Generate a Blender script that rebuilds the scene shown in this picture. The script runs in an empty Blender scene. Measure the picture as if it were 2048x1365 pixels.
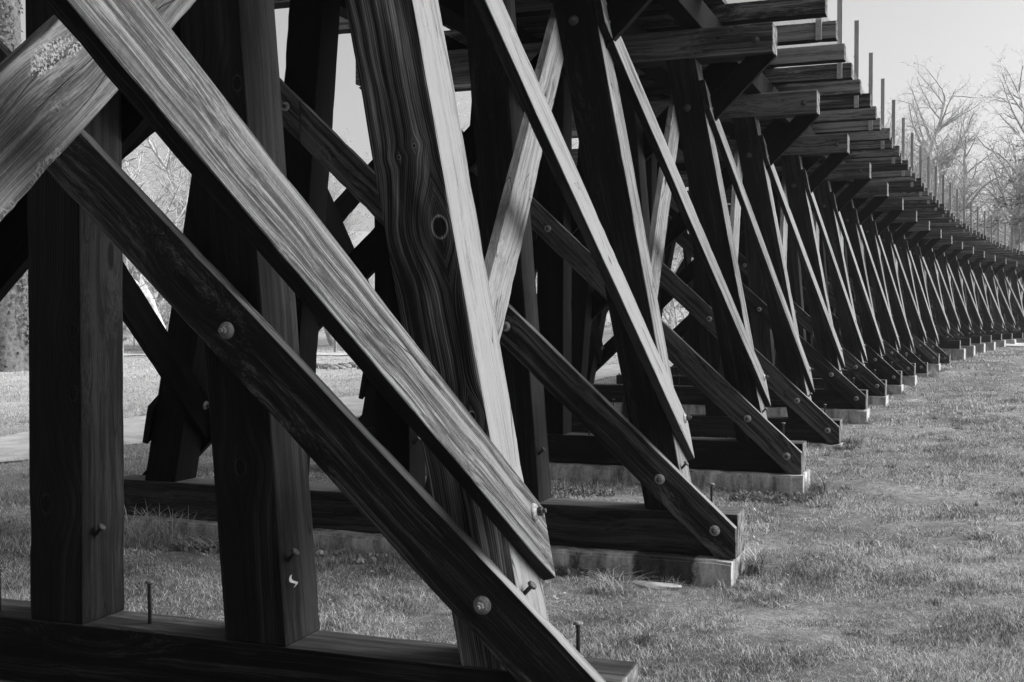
import bpy, bmesh, math, random
import numpy as np
from mathutils import Vector, Matrix, noise

random.seed(7)
rng = np.random.default_rng(11)
S = bpy.context.scene
COL = S.collection
R = math.radians
ZC = 1.9                                   # camera height; z values "rel" are relative to the lens

# ------------------------------------------------------------------ camera
cam_d = bpy.data.cameras.new("camera")
cam = bpy.data.objects.new("camera", cam_d)
COL.objects.link(cam)
cam_d.sensor_width = 36.0
cam_d.lens = 2350 / 2048 * 36
cam_d.clip_start = 0.05
cam_d.clip_end = 3000
cam.location = (0, 0, ZC)
cam.rotation_euler = (math.pi / 2 - 0.0199, 0, 0)
S.camera = cam

# ------------------------------------------------------------------ light
SUN_AZ, SUN_EL = R(88), R(33)              # azimuth measured from +Y towards +X
world = bpy.data.worlds.new("World")
S.world = world
world.use_nodes = True
nt = world.node_tree
for n in list(nt.nodes):
    nt.nodes.remove(n)
sky = nt.nodes.new("ShaderNodeTexSky")
sky.sky_type = 'NISHITA'
sky.sun_disc = False
sky.sun_elevation = SUN_EL
sky.sun_rotation = SUN_AZ
sky.air_density = 1.0
sky.dust_density = 4.0
bw = nt.nodes.new("ShaderNodeRGBToBW")
bg = nt.nodes.new("ShaderNodeBackground")
bg.inputs[1].default_value = 0.072
wo = nt.nodes.new("ShaderNodeOutputWorld")
nt.links.new(sky.outputs[0], bw.inputs[0])
nt.links.new(bw.outputs[0], bg.inputs[0])
nt.links.new(bg.outputs[0], wo.inputs[0])

sun_d = bpy.data.lights.new("sun", 'SUN')
sun_d.energy = 1.8
sun_d.angle = R(44)
sun_d.color = (1, 1, 1)
sun = bpy.data.objects.new("sun", sun_d)
COL.objects.link(sun)
sdir = Vector((math.sin(SUN_AZ) * math.cos(SUN_EL), math.cos(SUN_AZ) * math.cos(SUN_EL), math.sin(SUN_EL)))
sun.rotation_euler = (-sdir).to_track_quat('-Z', 'Y').to_euler()
sun.location = sdir * 60

S.view_settings.view_transform = 'Standard'
S.view_settings.look = 'None'
S.view_settings.exposure = 1.6
S.view_settings.gamma = 1.0
S.cycles.max_bounces = 5
S.cycles.diffuse_bounces = 1
S.cycles.transparent_max_bounces = 8


# ------------------------------------------------------------------ materials
def new_mat(name):
    m = bpy.data.materials.new(name)
    m.use_nodes = True
    t = m.node_tree
    for n in list(t.nodes):
        t.nodes.remove(n)
    out = t.nodes.new("ShaderNodeOutputMaterial")
    p = t.nodes.new("ShaderNodeBsdfPrincipled")
    t.links.new(p.outputs[0], out.inputs[0])
    p.inputs['Specular IOR Level'].default_value = 0.3
    p.inputs['Roughness'].default_value = 0.8
    return m, t, p, out


def N(t, kind, **kw):
    n = t.nodes.new(kind)
    for k, v in kw.items():
        if k in n.inputs:
            n.inputs[k].default_value = v
        else:
            setattr(n, k, v)
    return n


def math_n(t, op, a, b=None, clamp=False):
    n = t.nodes.new("ShaderNodeMath")
    n.operation = op
    n.use_clamp = clamp
    for i, v in enumerate((a, b)):
        if v is None:
            continue
        if isinstance(v, (int, float)):
            n.inputs[i].default_value = v
        else:
            t.links.new(v, n.inputs[i])
    return n.outputs[0]


def vmul(t, vec, s):
    n = t.nodes.new("ShaderNodeVectorMath")
    n.operation = 'MULTIPLY'
    t.links.new(vec, n.inputs[0])
    n.inputs[1].default_value = s
    return n.outputs[0]


def ramp(t, fac, stops):
    n = t.nodes.new("ShaderNodeValToRGB")
    el = n.color_ramp.elements
    while len(el) < len(stops):
        el.new(0.5)
    for e, (p, c) in zip(el, stops):
        e.position = p
        e.color = (c, c, c, 1)
    t.links.new(fac, n.inputs[0])
    return n.outputs[0]


def maprange(t, v, a, b, c, d):
    n = t.nodes.new("ShaderNodeMapRange")
    n.interpolation_type = 'SMOOTHSTEP'
    t.links.new(v, n.inputs[0])
    for i, x in enumerate((a, b, c, d)):
        n.inputs[i + 1].default_value = x
    return n.outputs[0]


def wood(name, c0, c1, c2, rough=0.75, bump=0.5, ring_s=26, spec=0.2, knots=True, stain=1.0, warp=0.11, lo=0.42, mid=0.53, hi=0.64, lichen=0.0):
    """Sawn timber: grain runs along the object's local X."""
    m, t, p, out = new_mat(name)
    tc = N(t, "ShaderNodeTexCoord")
    oi = N(t, "ShaderNodeObjectInfo")
    off = vmul(t, tc.outputs['Object'], (1, 1, 1))
    rnd = t.nodes.new("ShaderNodeVectorMath"); rnd.operation = 'MULTIPLY_ADD'
    comb = N(t, "ShaderNodeCombineXYZ")
    for i in range(3):
        t.links.new(oi.outputs['Random'], comb.inputs[i])
    t.links.new(comb.outputs[0], rnd.inputs[0])
    rnd.inputs[1].default_value = (37.0, 11.3, 23.7)
    t.links.new(off, rnd.inputs[2])
    v = rnd.outputs[0]
    vor = N(t, "ShaderNodeTexVoronoi", Scale=1.0)
    t.links.new(vmul(t, v, (0.85, 2.6, 2.6)), vor.inputs['Vector'])
    d = vor.outputs['Distance']
    kw = maprange(t, d, 0.0, 0.42, warp if knots else 0, 0.0)
    wn = N(t, "ShaderNodeTexNoise", Scale=1.0, Detail=2.0)
    t.links.new(vmul(t, v, (0.9, 2.0, 2.0)), wn.inputs['Vector'])
    wob = math_n(t, 'MULTIPLY', wn.outputs[0], 0.10)
    wsum = math_n(t, 'ADD', kw, wob)
    c2n = N(t, "ShaderNodeCombineXYZ")
    t.links.new(wsum, c2n.inputs[1]); t.links.new(wsum, c2n.inputs[2])
    add = t.nodes.new("ShaderNodeVectorMath"); add.operation = 'ADD'
    t.links.new(v, add.inputs[0]); t.links.new(c2n.outputs[0], add.inputs[1])
    g = add.outputs[0]
    ring = N(t, "ShaderNodeTexNoise", Scale=1.0, Detail=2.0, Roughness=0.55)
    t.links.new(vmul(t, g, (0.30, ring_s, ring_s)), ring.inputs['Vector'])
    fine = N(t, "ShaderNodeTexNoise", Scale=1.0, Detail=3.0, Roughness=0.7)
    t.links.new(vmul(t, g, (1.1, ring_s * 6.5, ring_s * 6.5)), fine.inputs['Vector'])
    blot = N(t, "ShaderNodeTexNoise", Scale=1.0, Detail=4.0, Roughness=0.6)
    t.links.new(vmul(t, v, (1.0, 3.2, 3.2)), blot.inputs['Vector'])
    pit = N(t, "ShaderNodeTexNoise", Scale=90.0, Detail=2.0)
    t.links.new(v, pit.inputs['Vector'])
    a = math_n(t, 'MULTIPLY', ring.outputs[0], 0.40)
    b = math_n(t, 'MULTIPLY', fine.outputs[0], 0.42)
    c = math_n(t, 'MULTIPLY', blot.outputs[0], 0.26 * stain)
    dd = math_n(t, 'MULTIPLY', pit.outputs[0], 0.06)
    s_ = math_n(t, 'ADD', math_n(t, 'ADD', a, b), math_n(t, 'ADD', c, dd))
    s_ = math_n(t, 'ADD', s_, 0.15 * (1 - stain))
    if knots:
        core = maprange(t, d, 0.035, 0.075, 0.28, 0.0)
        s_ = math_n(t, 'SUBTRACT', s_, core)
    # per-object tone
    tone = math_n(t, 'MULTIPLY', math_n(t, 'SUBTRACT', oi.outputs['Random'], 0.5), 0.12)
    s_ = math_n(t, 'ADD', s_, tone)
    col = ramp(t, s_, [(lo, c0), (mid, c1), (hi, c2)])
    # drying checks: long thin dark cracks
    ck = N(t, "ShaderNodeTexNoise", Scale=1.0, Detail=1.0)
    t.links.new(vmul(t, g, (0.8, 9.0, 9.0)), ck.inputs['Vector'])
    ckd = math_n(t, 'ABSOLUTE', math_n(t, 'SUBTRACT', ck.outputs[0], 0.5))
    crack = maprange(t, ckd, 0.0, 0.009, 0.0, 1.0)
    gate = N(t, "ShaderNodeTexNoise", Scale=1.0, Detail=1.0)
    t.links.new(vmul(t, v, (1.3, 3.0, 3.0)), gate.inputs['Vector'])
    gt = maprange(t, gate.outputs[0], 0.47, 0.53, 1.0, 0.0)
    crk = math_n(t, 'MAXIMUM', crack, gt)
    mul = t.nodes.new("ShaderNodeMix"); mul.data_type = 'RGBA'; mul.blend_type = 'MULTIPLY'
    mul.inputs[0].default_value = 0.75
    t.links.new(col, mul.inputs[6]); t.links.new(crk, mul.inputs[7])
    fin = mul.outputs[2]
    if lichen:
        l1 = N(t, "ShaderNodeTexNoise", Scale=1.0, Detail=2.0)
        t.links.new(vmul(t, v, (2.0, 7.0, 7.0)), l1.inputs['Vector'])
        l2 = N(t, "ShaderNodeTexNoise", Scale=110.0, Detail=4.0, Roughness=0.7)
        t.links.new(v, l2.inputs['Vector'])
        lg = math_n(t, 'MULTIPLY', maprange(t, l1.outputs[0], 0.56, 0.64, 0.0, 1.0), maprange(t, l2.outputs[0], 0.50, 0.56, 0.0, 1.0))
        mx = t.nodes.new("ShaderNodeMix"); mx.data_type = 'RGBA'
        t.links.new(math_n(t, 'MULTIPLY', lg, lichen), mx.inputs[0])
        t.links.new(fin, mx.inputs[6]); mx.inputs[7].default_value = (0.26, 0.26, 0.26, 1)
        fin = mx.outputs[2]
    t.links.new(fin, p.inputs['Base Color'])
    bp = N(t, "ShaderNodeBump", Strength=bump, Distance=0.004)
    h = math_n(t, 'ADD', math_n(t, 'MULTIPLY', fine.outputs[0], 0.6), math_n(t, 'MULTIPLY', ring.outputs[0], 0.9))
    h = math_n(t, 'ADD', h, math_n(t, 'MULTIPLY', crk, 0.8))
    t.links.new(h, bp.inputs['Height'])
    t.links.new(bp.outputs[0], p.inputs['Normal'])
    p.inputs['Roughness'].default_value = rough
    p.inputs['Specular IOR Level'].default_value = spec
    return m


M_DARK = wood("creosoted_timber", 0.0015, 0.005, 0.040, rough=0.6, bump=0.7, ring_s=24, spec=0.12, lo=0.44, mid=0.56, hi=0.70)
M_DARK2 = wood("creosoted_plank", 0.002, 0.012, 0.10, rough=0.55, bump=0.7, ring_s=26, spec=0.16, lo=0.44, mid=0.55, hi=0.68)
M_MID = wood("worn_timber", 0.01, 0.035, 0.10, rough=0.75, bump=0.6, ring_s=22)
M_MID2 = wood("shaded_side_timber", 0.0015, 0.005, 0.020, rough=0.75, bump=0.6, ring_s=22, spec=0.1)  # right faces of inner posts, under-deck shade put into the colour
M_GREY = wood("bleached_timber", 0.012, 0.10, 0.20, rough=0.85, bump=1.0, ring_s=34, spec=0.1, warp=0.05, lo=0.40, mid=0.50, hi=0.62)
M_STREAK = wood("streaked_timber", 0.010, 0.045, 0.17, rough=0.8, bump=1.0, ring_s=30, spec=0.10, warp=0.03, stain=0.30, knots=False, lo=0.43, mid=0.52, hi=0.62)
M_BLACK = wood("shaded_black_timber", 0.0008, 0.0020, 0.008, rough=0.7, bump=0.6, ring_s=24, spec=0.06, lo=0.44, mid=0.56, hi=0.70)  # shaded inner timbers and tie undersides, darkness painted into the colour
M_LICH = wood("lichened_plank", 0.010, 0.050, 0.13, rough=0.85, bump=0.9, ring_s=34, spec=0.1, warp=0.02, stain=0.15, knots=False, lichen=0.8, lo=0.41, mid=0.52, hi=0.64)
M_POST = wood("grey_rail_timber", 0.16, 0.26, 0.36, rough=0.85, bump=0.3, ring_s=24, knots=False)
M_CAP = wood("cap_timber", 0.010, 0.045, 0.16, rough=0.7, bump=0.7, ring_s=22, lo=0.42, mid=0.53, hi=0.66)
M_TIE = wood("tie_timber", 0.010, 0.050, 0.24, rough=0.75, bump=0.8, ring_s=22, lo=0.43, mid=0.53, hi=0.66)


def endgrain():
    m, t, p, out = new_mat("timber_end_grain")
    tc = N(t, "ShaderNodeTexCoord")
    sp = N(t, "ShaderNodeSeparateXYZ"); t.links.new(tc.outputs['Object'], sp.inputs[0])
    wn = N(t, "ShaderNodeTexNoise", Scale=9.0, Detail=3.0)
    t.links.new(tc.outputs['Object'], wn.inputs['Vector'])
    y = math_n(t, 'ADD', sp.outputs[1], math_n(t, 'MULTIPLY', wn.outputs[0], 0.05))
    z = math_n(t, 'ADD', sp.outputs[2], math_n(t, 'MULTIPLY', wn.outputs[0], 0.03))
    r = math_n(t, 'SQRT', math_n(t, 'ADD', math_n(t, 'MULTIPLY', y, y), math_n(t, 'MULTIPLY', z, z)))
    ang = math_n(t, 'ARCTAN2', z, y)
    si = N(t, "ShaderNodeMath", operation='SINE'); t.links.new(math_n(t, 'MULTIPLY', r, 700.0), si.inputs[0])
    an = N(t, "ShaderNodeTexNoise", Scale=4.0, Detail=2.0); an.noise_dimensions = '1D'
    t.links.new(ang, an.inputs['W'])
    ck = maprange(t, math_n(t, 'ABSOLUTE', math_n(t, 'SUBTRACT', an.outputs[0], 0.5)), 0.0, 0.02, 0.12, 1.0)
    bl = N(t, "ShaderNodeTexNoise", Scale=14.0, Detail=5.0); t.links.new(tc.outputs['Object'], bl.inputs['Vector'])
    s_ = math_n(t, 'ADD', math_n(t, 'MULTIPLY', si.outputs[0], 0.05), bl.outputs[0])
    col = ramp(t, s_, [(0.34, 0.03), (0.5, 0.11), (0.68, 0.24)])
    mul = t.nodes.new("ShaderNodeMix"); mul.data_type = 'RGBA'; mul.blend_type = 'MULTIPLY'; mul.inputs[0].default_value = 0.8
    t.links.new(col, mul.inputs[6]); t.links.new(ck, mul.inputs[7]); t.links.new(mul.outputs[2], p.inputs['Base Color'])
    bp = N(t, "ShaderNodeBump", Strength=0.8, Distance=0.006)
    t.links.new(math_n(t, 'ADD', s_, ck), bp.inputs['Height']); t.links.new(bp.outputs[0], p.inputs['Normal'])
    p.inputs['Roughness'].default_value = 0.9
    return m


M_END = endgrain()


def knotty(name, knots, c0, c1, c2, c_side, fscale=34):
    """plain-sawn face: growth lines bow round knots given in the post's own coordinates"""
    m, t, p, out = new_mat(name)
    tc = N(t, "ShaderNodeTexCoord")
    sp = N(t, "ShaderNodeSeparateXYZ")
    t.links.new(tc.outputs['Object'], sp.inputs[0])
    X, Y, Z = sp.outputs
    v = tc.outputs['Object']
    wn = N(t, "ShaderNodeTexNoise", Scale=1.0, Detail=3.0)
    t.links.new(vmul(t, v, (1.1, 3.0, 3.0)), wn.inputs['Vector'])
    y = math_n(t, 'ADD', Y, math_n(t, 'MULTIPLY', Z, 0.4))
    y = math_n(t, 'ADD', y, math_n(t, 'MULTIPLY', math_n(t, 'SUBTRACT', wn.outputs[0], 0.5), 0.09))
    dark = None; rimsum = None
    for kx, ky, kr in knots:
        dx = math_n(t, 'SUBTRACT', X, kx)
        ky_ = ky - 0.4 * 0.1525
        dy0 = math_n(t, 'SUBTRACT', y, ky_)
        dyt = math_n(t, 'SUBTRACT', Y, ky)
        L2 = (kr * 5.5) ** 2
        g = math_n(t, 'POWER', 2.718, math_n(t, 'MULTIPLY', math_n(t, 'MULTIPLY', dx, dx), -1.0 / L2))
        bulge = math_n(t, 'MULTIPLY', g, kr * 3.8)
        fall = math_n(t, 'POWER', 2.718, math_n(t, 'MULTIPLY', math_n(t, 'ABSOLUTE', dyt), -1.0 / (kr * 8)))
        bulge = math_n(t, 'MULTIPLY', bulge, fall)
        sgn = N(t, "ShaderNodeMath", operation='SIGN'); t.links.new(dyt, sgn.inputs[0])
        y = math_n(t, 'SUBTRACT', y, math_n(t, 'MULTIPLY', sgn.outputs[0], bulge))
        ex = math_n(t, 'MULTIPLY', dx, 0.72)
        r = math_n(t, 'SQRT', math_n(t, 'ADD', math_n(t, 'MULTIPLY', ex, ex), math_n(t, 'MULTIPLY', dyt, dyt)))
        core = maprange(t, r, kr * 0.75, kr * 1.0, 0.0, 1.0)
        rim = maprange(t, math_n(t, 'ABSOLUTE', math_n(t, 'SUBTRACT', r, kr * 1.12)), 0.0, kr * 0.22, 0.13, 0.0)
        dark = core if dark is None else math_n(t, 'MULTIPLY', dark, core)
        rimsum = rim if rimsum is None else math_n(t, 'ADD', rimsum, rim)
    cb = N(t, "ShaderNodeCombineXYZ")
    t.links.new(math_n(t, 'MULTIPLY', X, 0.25), cb.inputs[0]); t.links.new(y, cb.inputs[1])
    ring = N(t, "ShaderNodeTexNoise", Scale=1.0, Detail=2.0, Roughness=0.5)
    t.links.new(vmul(t, cb.outputs[0], (1.0, fscale, 1.0)), ring.inputs['Vector'])
    fine = N(t, "ShaderNodeTexNoise", Scale=1.0, Detail=3.0, Roughness=0.7)
    t.links.new(vmul(t, cb.outputs[0], (3.0, fscale * 5, 1.0)), fine.inputs['Vector'])
    wv = N(t, "ShaderNodeMath", operation='SINE')
    t.links.new(math_n(t, 'MULTIPLY', math_n(t, 'ADD', y, math_n(t, 'MULTIPLY', ring.outputs[0], 0.03)), 620.0), wv.inputs[0])
    blot = N(t, "ShaderNodeTexNoise", Scale=1.0, Detail=4.0, Roughness=0.6)
    t.links.new(vmul(t, v, (1.2, 9.0, 9.0)), blot.inputs['Vector'])
    s_ = math_n(t, 'ADD', math_n(t, 'MULTIPLY', wv.outputs[0], 0.030), math_n(t, 'MULTIPLY', ring.outputs[0], 0.36))
    s_ = math_n(t, 'ADD', s_, math_n(t, 'MULTIPLY', fine.outputs[0], 0.24))
    s_ = math_n(t, 'ADD', s_, math_n(t, 'MULTIPLY', blot.outputs[0], 0.40))
    if rimsum is not None: s_ = math_n(t, 'ADD', s_, rimsum)
    col = ramp(t, s_, [(0.44, c0), (0.54, c1), (0.66, c2)])
    if dark is not None:
        mul = t.nodes.new("ShaderNodeMix"); mul.data_type = 'RGBA'; mul.blend_type = 'MULTIPLY'
        mul.inputs[0].default_value = 0.9
        t.links.new(col, mul.inputs[6]); t.links.new(dark, mul.inputs[7]); col = mul.outputs[2]
    t.links.new(col, p.inputs['Base Color'])
    bp = N(t, "ShaderNodeBump", Strength=0.8, Distance=0.004)
    h = math_n(t, 'ADD', math_n(t, 'MULTIPLY', fine.outputs[0], 0.5), math_n(t, 'MULTIPLY', wv.outputs[0], 0.25))
    if dark is not None: h = math_n(t, 'ADD', h, math_n(t, 'MULTIPLY', dark, 1.2))
    t.links.new(h, bp.inputs['Height']); t.links.new(bp.outputs[0], p.inputs['Normal'])
    p.inputs['Roughness'].default_value = 0.65
    p.inputs['Specular IOR Level'].default_value = 0.15
    return m


M_KNOT_R = knotty("knotty_outer_post", [(1.80, 0.095, 0.030), (1.02, 0.09, 0.014), (2.15, 0.045, 0.006), (2.12, -0.03, 0.006)], 0.004, 0.085, 0.40, 0.1)
M_KNOT_Q = knotty("knotty_inner_post", [(2.43, 0.115, 0.022), (0.77, -0.01, 0.024), (1.6, -0.06, 0.012)], 0.0010, 0.004, 0.032, 0.1)
M_KNOT_P = knotty("knotty_plumb_post", [(1.36, 0.12, 0.020), (1.07, 0.11, 0.022), (0.55, -0.05, 0.03)], 0.0012, 0.004, 0.026, 0.1)


def simple(name, c0, c1, scale, rough=0.85, bump=0.3, metallic=0.0, detail=5, dist=0.01, spec=0.3):
    m, t, p, out = new_mat(name)
    tc = N(t, "ShaderNodeTexCoord")
    n1 = N(t, "ShaderNodeTexNoise", Scale=scale, Detail=float(detail), Roughness=0.65)
    t.links.new(tc.outputs['Object'], n1.inputs['Vector'])
    col = ramp(t, n1.outputs[0], [(0.32, c0), (0.68, c1)])
    t.links.new(col, p.inputs['Base Color'])
    bp = N(t, "ShaderNodeBump", Strength=bump, Distance=dist)
    t.links.new(n1.outputs[0], bp.inputs['Height'])
    t.links.new(bp.outputs[0], p.inputs['Normal'])
    p.inputs['Roughness'].default_value = rough
    p.inputs['Metallic'].default_value = metallic
    p.inputs['Specular IOR Level'].default_value = spec
    return m


M_STEEL = simple("galvanised_washer", 0.10, 0.36, 60, rough=0.6, metallic=0.0, bump=0.15, dist=0.002)
M_IRON = simple("dark_iron", 0.03, 0.08, 80, rough=0.6, metallic=0.3, bump=0.3, dist=0.002)
M_RUST = simple("worn_iron", 0.08, 0.22, 70, rough=0.7, bump=0.3, dist=0.002)
M_WIRE = simple("dull_wire", 0.25, 0.4, 30, rough=0.6, metallic=0.4, bump=0.0)
M_BARK = simple("grey_bark", 0.30, 0.66, 5, rough=0.95, bump=0.9, dist=0.03)
M_BARKD = simple("dark_bark", 0.05, 0.15, 6, rough=0.95, bump=1.0, dist=0.05)


def leafmat(name, c, c2, transl=0.4):
    m, t, p, out = new_mat(name)
    oi = N(t, "ShaderNodeNewGeometry")
    col = ramp(t, oi.outputs['Random Per Island'], [(0.0, c), (1.0, c2)])
    t.links.new(col, p.inputs['Base Color'])
    p.inputs['Roughness'].default_value = 0.7
    p.inputs['Specular IOR Level'].default_value = 0.2
    tr = N(t, "ShaderNodeBsdfTranslucent")
    t.links.new(col, tr.inputs[0])
    mx = N(t, "ShaderNodeMixShader"); mx.inputs[0].default_value = transl
    t.links.new(p.outputs[0], mx.inputs[1]); t.links.new(tr.outputs[0], mx.inputs[2])
    t.links.new(mx.outputs[0], out.inputs[0])
    return m


M_BUD = leafmat("spring_buds", 0.35, 0.70)
M_IVY = leafmat("ivy_leaf", 0.05, 0.16, 0.2)
M_EVER = leafmat("evergreen_needles", 0.015, 0.05, 0.15)
M_WEED = leafmat("weed_leaf", 0.06, 0.2, 0.3)
M_DRY = leafmat("dry_leaf", 0.22, 0.5, 0.2)
M_TUFT = leafmat("tuft_blade", 0.04, 0.60, 0.3)


def concrete(stain=False):
    m, t, p, out = new_mat("wet_stained_concrete" if stain else "streaked_concrete")
    tc = N(t, "ShaderNodeTexCoord")
    n1 = N(t, "ShaderNodeTexNoise", Scale=3.0, Detail=6.0, Roughness=0.7)
    t.links.new(vmul(t, tc.outputs['Object'], (2.2, 2.2, 0.5)), n1.inputs['Vector'])
    n2 = N(t, "ShaderNodeTexNoise", Scale=38.0, Detail=6.0, Roughness=0.75)
    t.links.new(tc.outputs['Object'], n2.inputs['Vector'])
    s = math_n(t, 'ADD', math_n(t, 'MULTIPLY', n1.outputs[0], 0.75), math_n(t, 'MULTIPLY', n2.outputs[0], 0.25))
    col = ramp(t, s, [(0.37, 0.06), (0.47, 0.25), (0.60, 0.52)])
    if stain:
        sp = N(t, "ShaderNodeSeparateXYZ"); t.links.new(tc.outputs['Object'], sp.inputs[0])
        xx = math_n(t, 'ADD', sp.outputs[0], math_n(t, 'MULTIPLY', math_n(t, 'SUBTRACT', n2.outputs[0], 0.5), 0.10))
        dd_ = math_n(t, 'ABSOLUTE', math_n(t, 'SUBTRACT', xx, 2.20))
        g_ = maprange(t, dd_, 0.20, 0.24, 0.12, 1.0)
        mul = t.nodes.new("ShaderNodeMix"); mul.data_type = 'RGBA'; mul.blend_type = 'MULTIPLY'
        mul.inputs[0].default_value = 1.0
        t.links.new(col, mul.inputs[6]); t.links.new(g_, mul.inputs[7]); col = mul.outputs[2]
    t.links.new(col, p.inputs['Base Color'])
    bp = N(t, "ShaderNodeBump", Strength=1.0, Distance=0.02)
    t.links.new(s, bp.inputs['Height']); t.links.new(bp.outputs[0], p.inputs['Normal'])
    p.inputs['Roughness'].default_value = 0.9
    return m


M_CONC = concrete()
M_CONC_S = concrete(True)

# ------------------------------------------------------------------ object helpers
def link(o, parent=None):
    COL.objects.link(o)
    if parent is not None:
        o.parent = parent
    return o


def tag(o, label=None, cat=None, group=None, kind=None):
    if label: o['label'] = label
    if cat: o['category'] = cat
    if group: o['group'] = group
    if kind: o['kind'] = kind
    return o


def empty(name, mat):
    o = bpy.data.objects.new(name, None)
    o.empty_display_size = 0.3
    COL.objects.link(o)
    o.matrix_basis = mat
    return o


def place(o, parent, world_m, parent_world):
    link(o, parent)
    o.matrix_basis = parent_world.inverted() @ world_m
    return o


def prism_mesh(name, poly, t0, t1, mats, pick, bevel=0.006, wear=0.0, seed=0.0):
    """poly: (x,y) in the plank plane (counter-clockwise); thickness along local z from t0 to t1.
    pick(normal) -> material index, normal in local space."""
    bm = bmesh.new()
    lo = [bm.verts.new((x, y, t0)) for x, y in poly]
    hi = [bm.verts.new((x, y, t1)) for x, y in poly]
    bm.faces.new(list(reversed(lo)))
    bm.faces.new(hi)
    n = len(poly)
    for i in range(n):
        j = (i + 1) % n
        bm.faces.new((lo[i], lo[j], hi[j], hi[i]))
    bmesh.ops.recalc_face_normals(bm, faces=bm.faces)
    if bevel:
        bmesh.ops.bevel(bm, geom=list(bm.edges), offset=bevel, segments=2, affect='EDGES', profile=0.5)
        bmesh.ops.recalc_face_normals(bm, faces=bm.faces)
    for f in bm.faces:
        f.material_index = pick(f.normal)
        f.smooth = False
    if wear > 0:
        x0 = min(p[0] for p in poly); x1 = max(p[0] for p in poly)
        n = max(2, int((x1 - x0) / 0.10))
        for a in range(1, n):
            xx = x0 + (x1 - x0) * a / n
            bmesh.ops.bisect_plane(bm, geom=list(bm.verts) + list(bm.edges) + list(bm.faces), plane_co=(xx, 0, 0), plane_no=(1, 0, 0))
        yc = (max(p[1] for p in poly) + min(p[1] for p in poly)) / 2
        zc = (t0 + t1) / 2
        hy = (max(p[1] for p in poly) - min(p[1] for p in poly)) / 2
        for v in bm.verts:
            c = v.co
            q = Vector((c.x * 1.3 + seed, c.y * 3 + seed * 2, c.z * 3))
            w = noise.noise_vector(q) * 0.0028 * wear
            q2 = Vector((c.x * 9 + seed * 3, c.y * 20, c.z * 20 + seed))
            chip = max(0.0, noise.noise(q2) - 0.12) * 0.012 * wear
            inw = Vector((0, yc - c.y, zc - c.z))
            if inw.length > 1e-6: inw.normalize()
            v.co = c + Vector((w.x * 0.3, w.y, w.z)) + inw * chip
    me = bpy.data.meshes.new(name)
    bm.to_mesh(me); bm.free()
    for m in mats:
        me.materials.append(m)
    return me


# ------------------------------------------------------------------ trestle line (fitted to the photograph)
# sill right-hand front corner of each bent: x, y, heading, sill top (rel. to lens)
PTS = [(0.4193, 4.525, 0.345, -1.418), (1.591, 8.248, 0.354, -1.389), (2.938, 11.844, 0.363, -1.274),
       (4.311, 15.41, 0.372, -1.349), (5.753, 19.054, 0.382, -1.183), (7.175, 22.546, 0.392, -1.203),
       (8.598, 25.943, 0.402, -1.182), (10.062, 29.339, 0.412, -1.143), (11.586, 32.772, 0.423, -1.254),
       (13.179, 36.255, 0.435, -1.117), (14.78, 39.648, 0.447, -1.239), (16.333, 42.835, 0.46, -0.834),
       (17.95, 46.048, 0.473, -0.798), (19.685, 49.376, 0.488, -0.784), (21.484, 52.711, 0.503, -0.791),
       (23.303, 55.958, 0.519, -0.769), (25.163, 59.156, 0.535, -0.787), (27.055, 62.281, 0.553, -0.795)]
for i in range(4):
    x, y, h, z = PTS[-1]
    h2 = h + 0.017
    PTS.append((x + 3.68 * math.sin(h2), y + 3.68 * math.cos(h2), h2, -0.79))
pre = []
x, y, h, z = PTS[0]
for i in range(2):
    x, y = x - 3.9 * math.sin(0.335), y - 3.9 * math.cos(0.335)
    pre.insert(0, (x, y, 0.335, -1.42))
PTS = pre + PTS                            # index 2 is the nearest bent in view
NB = len(PTS)
CAPZ = 2.6957                              # underside of the caps, rel.
T = 0.305                                  # timber size


def frame(i):
    x, y, h, z = PTS[i]
    ax = Vector((math.cos(h), -math.sin(h), 0)); ay = Vector((math.sin(h), math.cos(h), 0))
    return Vector((x, y, ZC)), ax, ay, z


def W(i, u, z, off=0.0):
    o, ax, ay, _ = frame(i)
    return o + ax * u + ay * off + Vector((0, 0, z))


# arc-length lookup for the deck
def path_point(i, a):
    """point a metres past bent i along the line of the sill ends, with local axes"""
    while True:
        p, q = Vector(PTS[i][:2]), Vector(PTS[min(i + 1, NB - 1)][:2])
        L = (q - p).length if i < NB - 1 else 1e9
        if a <= L or i >= NB - 2:
            break
        a -= L; i += 1
    d = (q - p).normalized()
    f = a / L if L < 1e8 else 0
    h = PTS[i][2] * (1 - f) + PTS[min(i + 1, NB - 1)][2] * f
    pt = p + d * a
    ax = Vector((math.cos(h), -math.sin(h), 0)); ay = Vector((math.sin(h), math.cos(h), 0))
    return Vector((pt.x, pt.y, ZC)), ax, ay


# ------------------------------------------------------------------ terrain
GD = [(-50, -2.15), (0, -1.93), (4.5, -1.87), (8.5, -1.85), (12, -1.76), (16, -1.73), (20, -1.72), (30, -1.68), (36, -1.67),
      (40, -1.60), (46, -1.53), (62, -1.33), (100, -1.0), (140, 1.0), (200, 9.0), (300, 22), (600, 40)]
_gx = np.array([a for a, b in GD]); _gz = np.array([b for a, b in GD])


def gz(x, y):
    """ground height (world) ; accepts arrays"""
    x = np.asarray(x, float); y = np.asarray(y, float)
    base = np.interp(y, _gx, _gz)
    flat = np.interp(y, [0, 12, 20, 45, 80, 140, 200, 300, 600], [-1.95, -1.80, -1.78, -1.78, -1.75, 0.5, 8, 22, 40])
    lat = x - 0.40 * y                       # lateral distance from the line, left negative
    w = np.clip((-lat - 4) / 6, 0, 1)
    z = base * (1 - w) + flat * w
    z = z + 0.035 * np.sin(x * 0.9 + 1.3) * np.sin(y * 0.7) + 0.02 * np.sin(x * 2.3 + y * 1.7)
    return z + ZC


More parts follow.
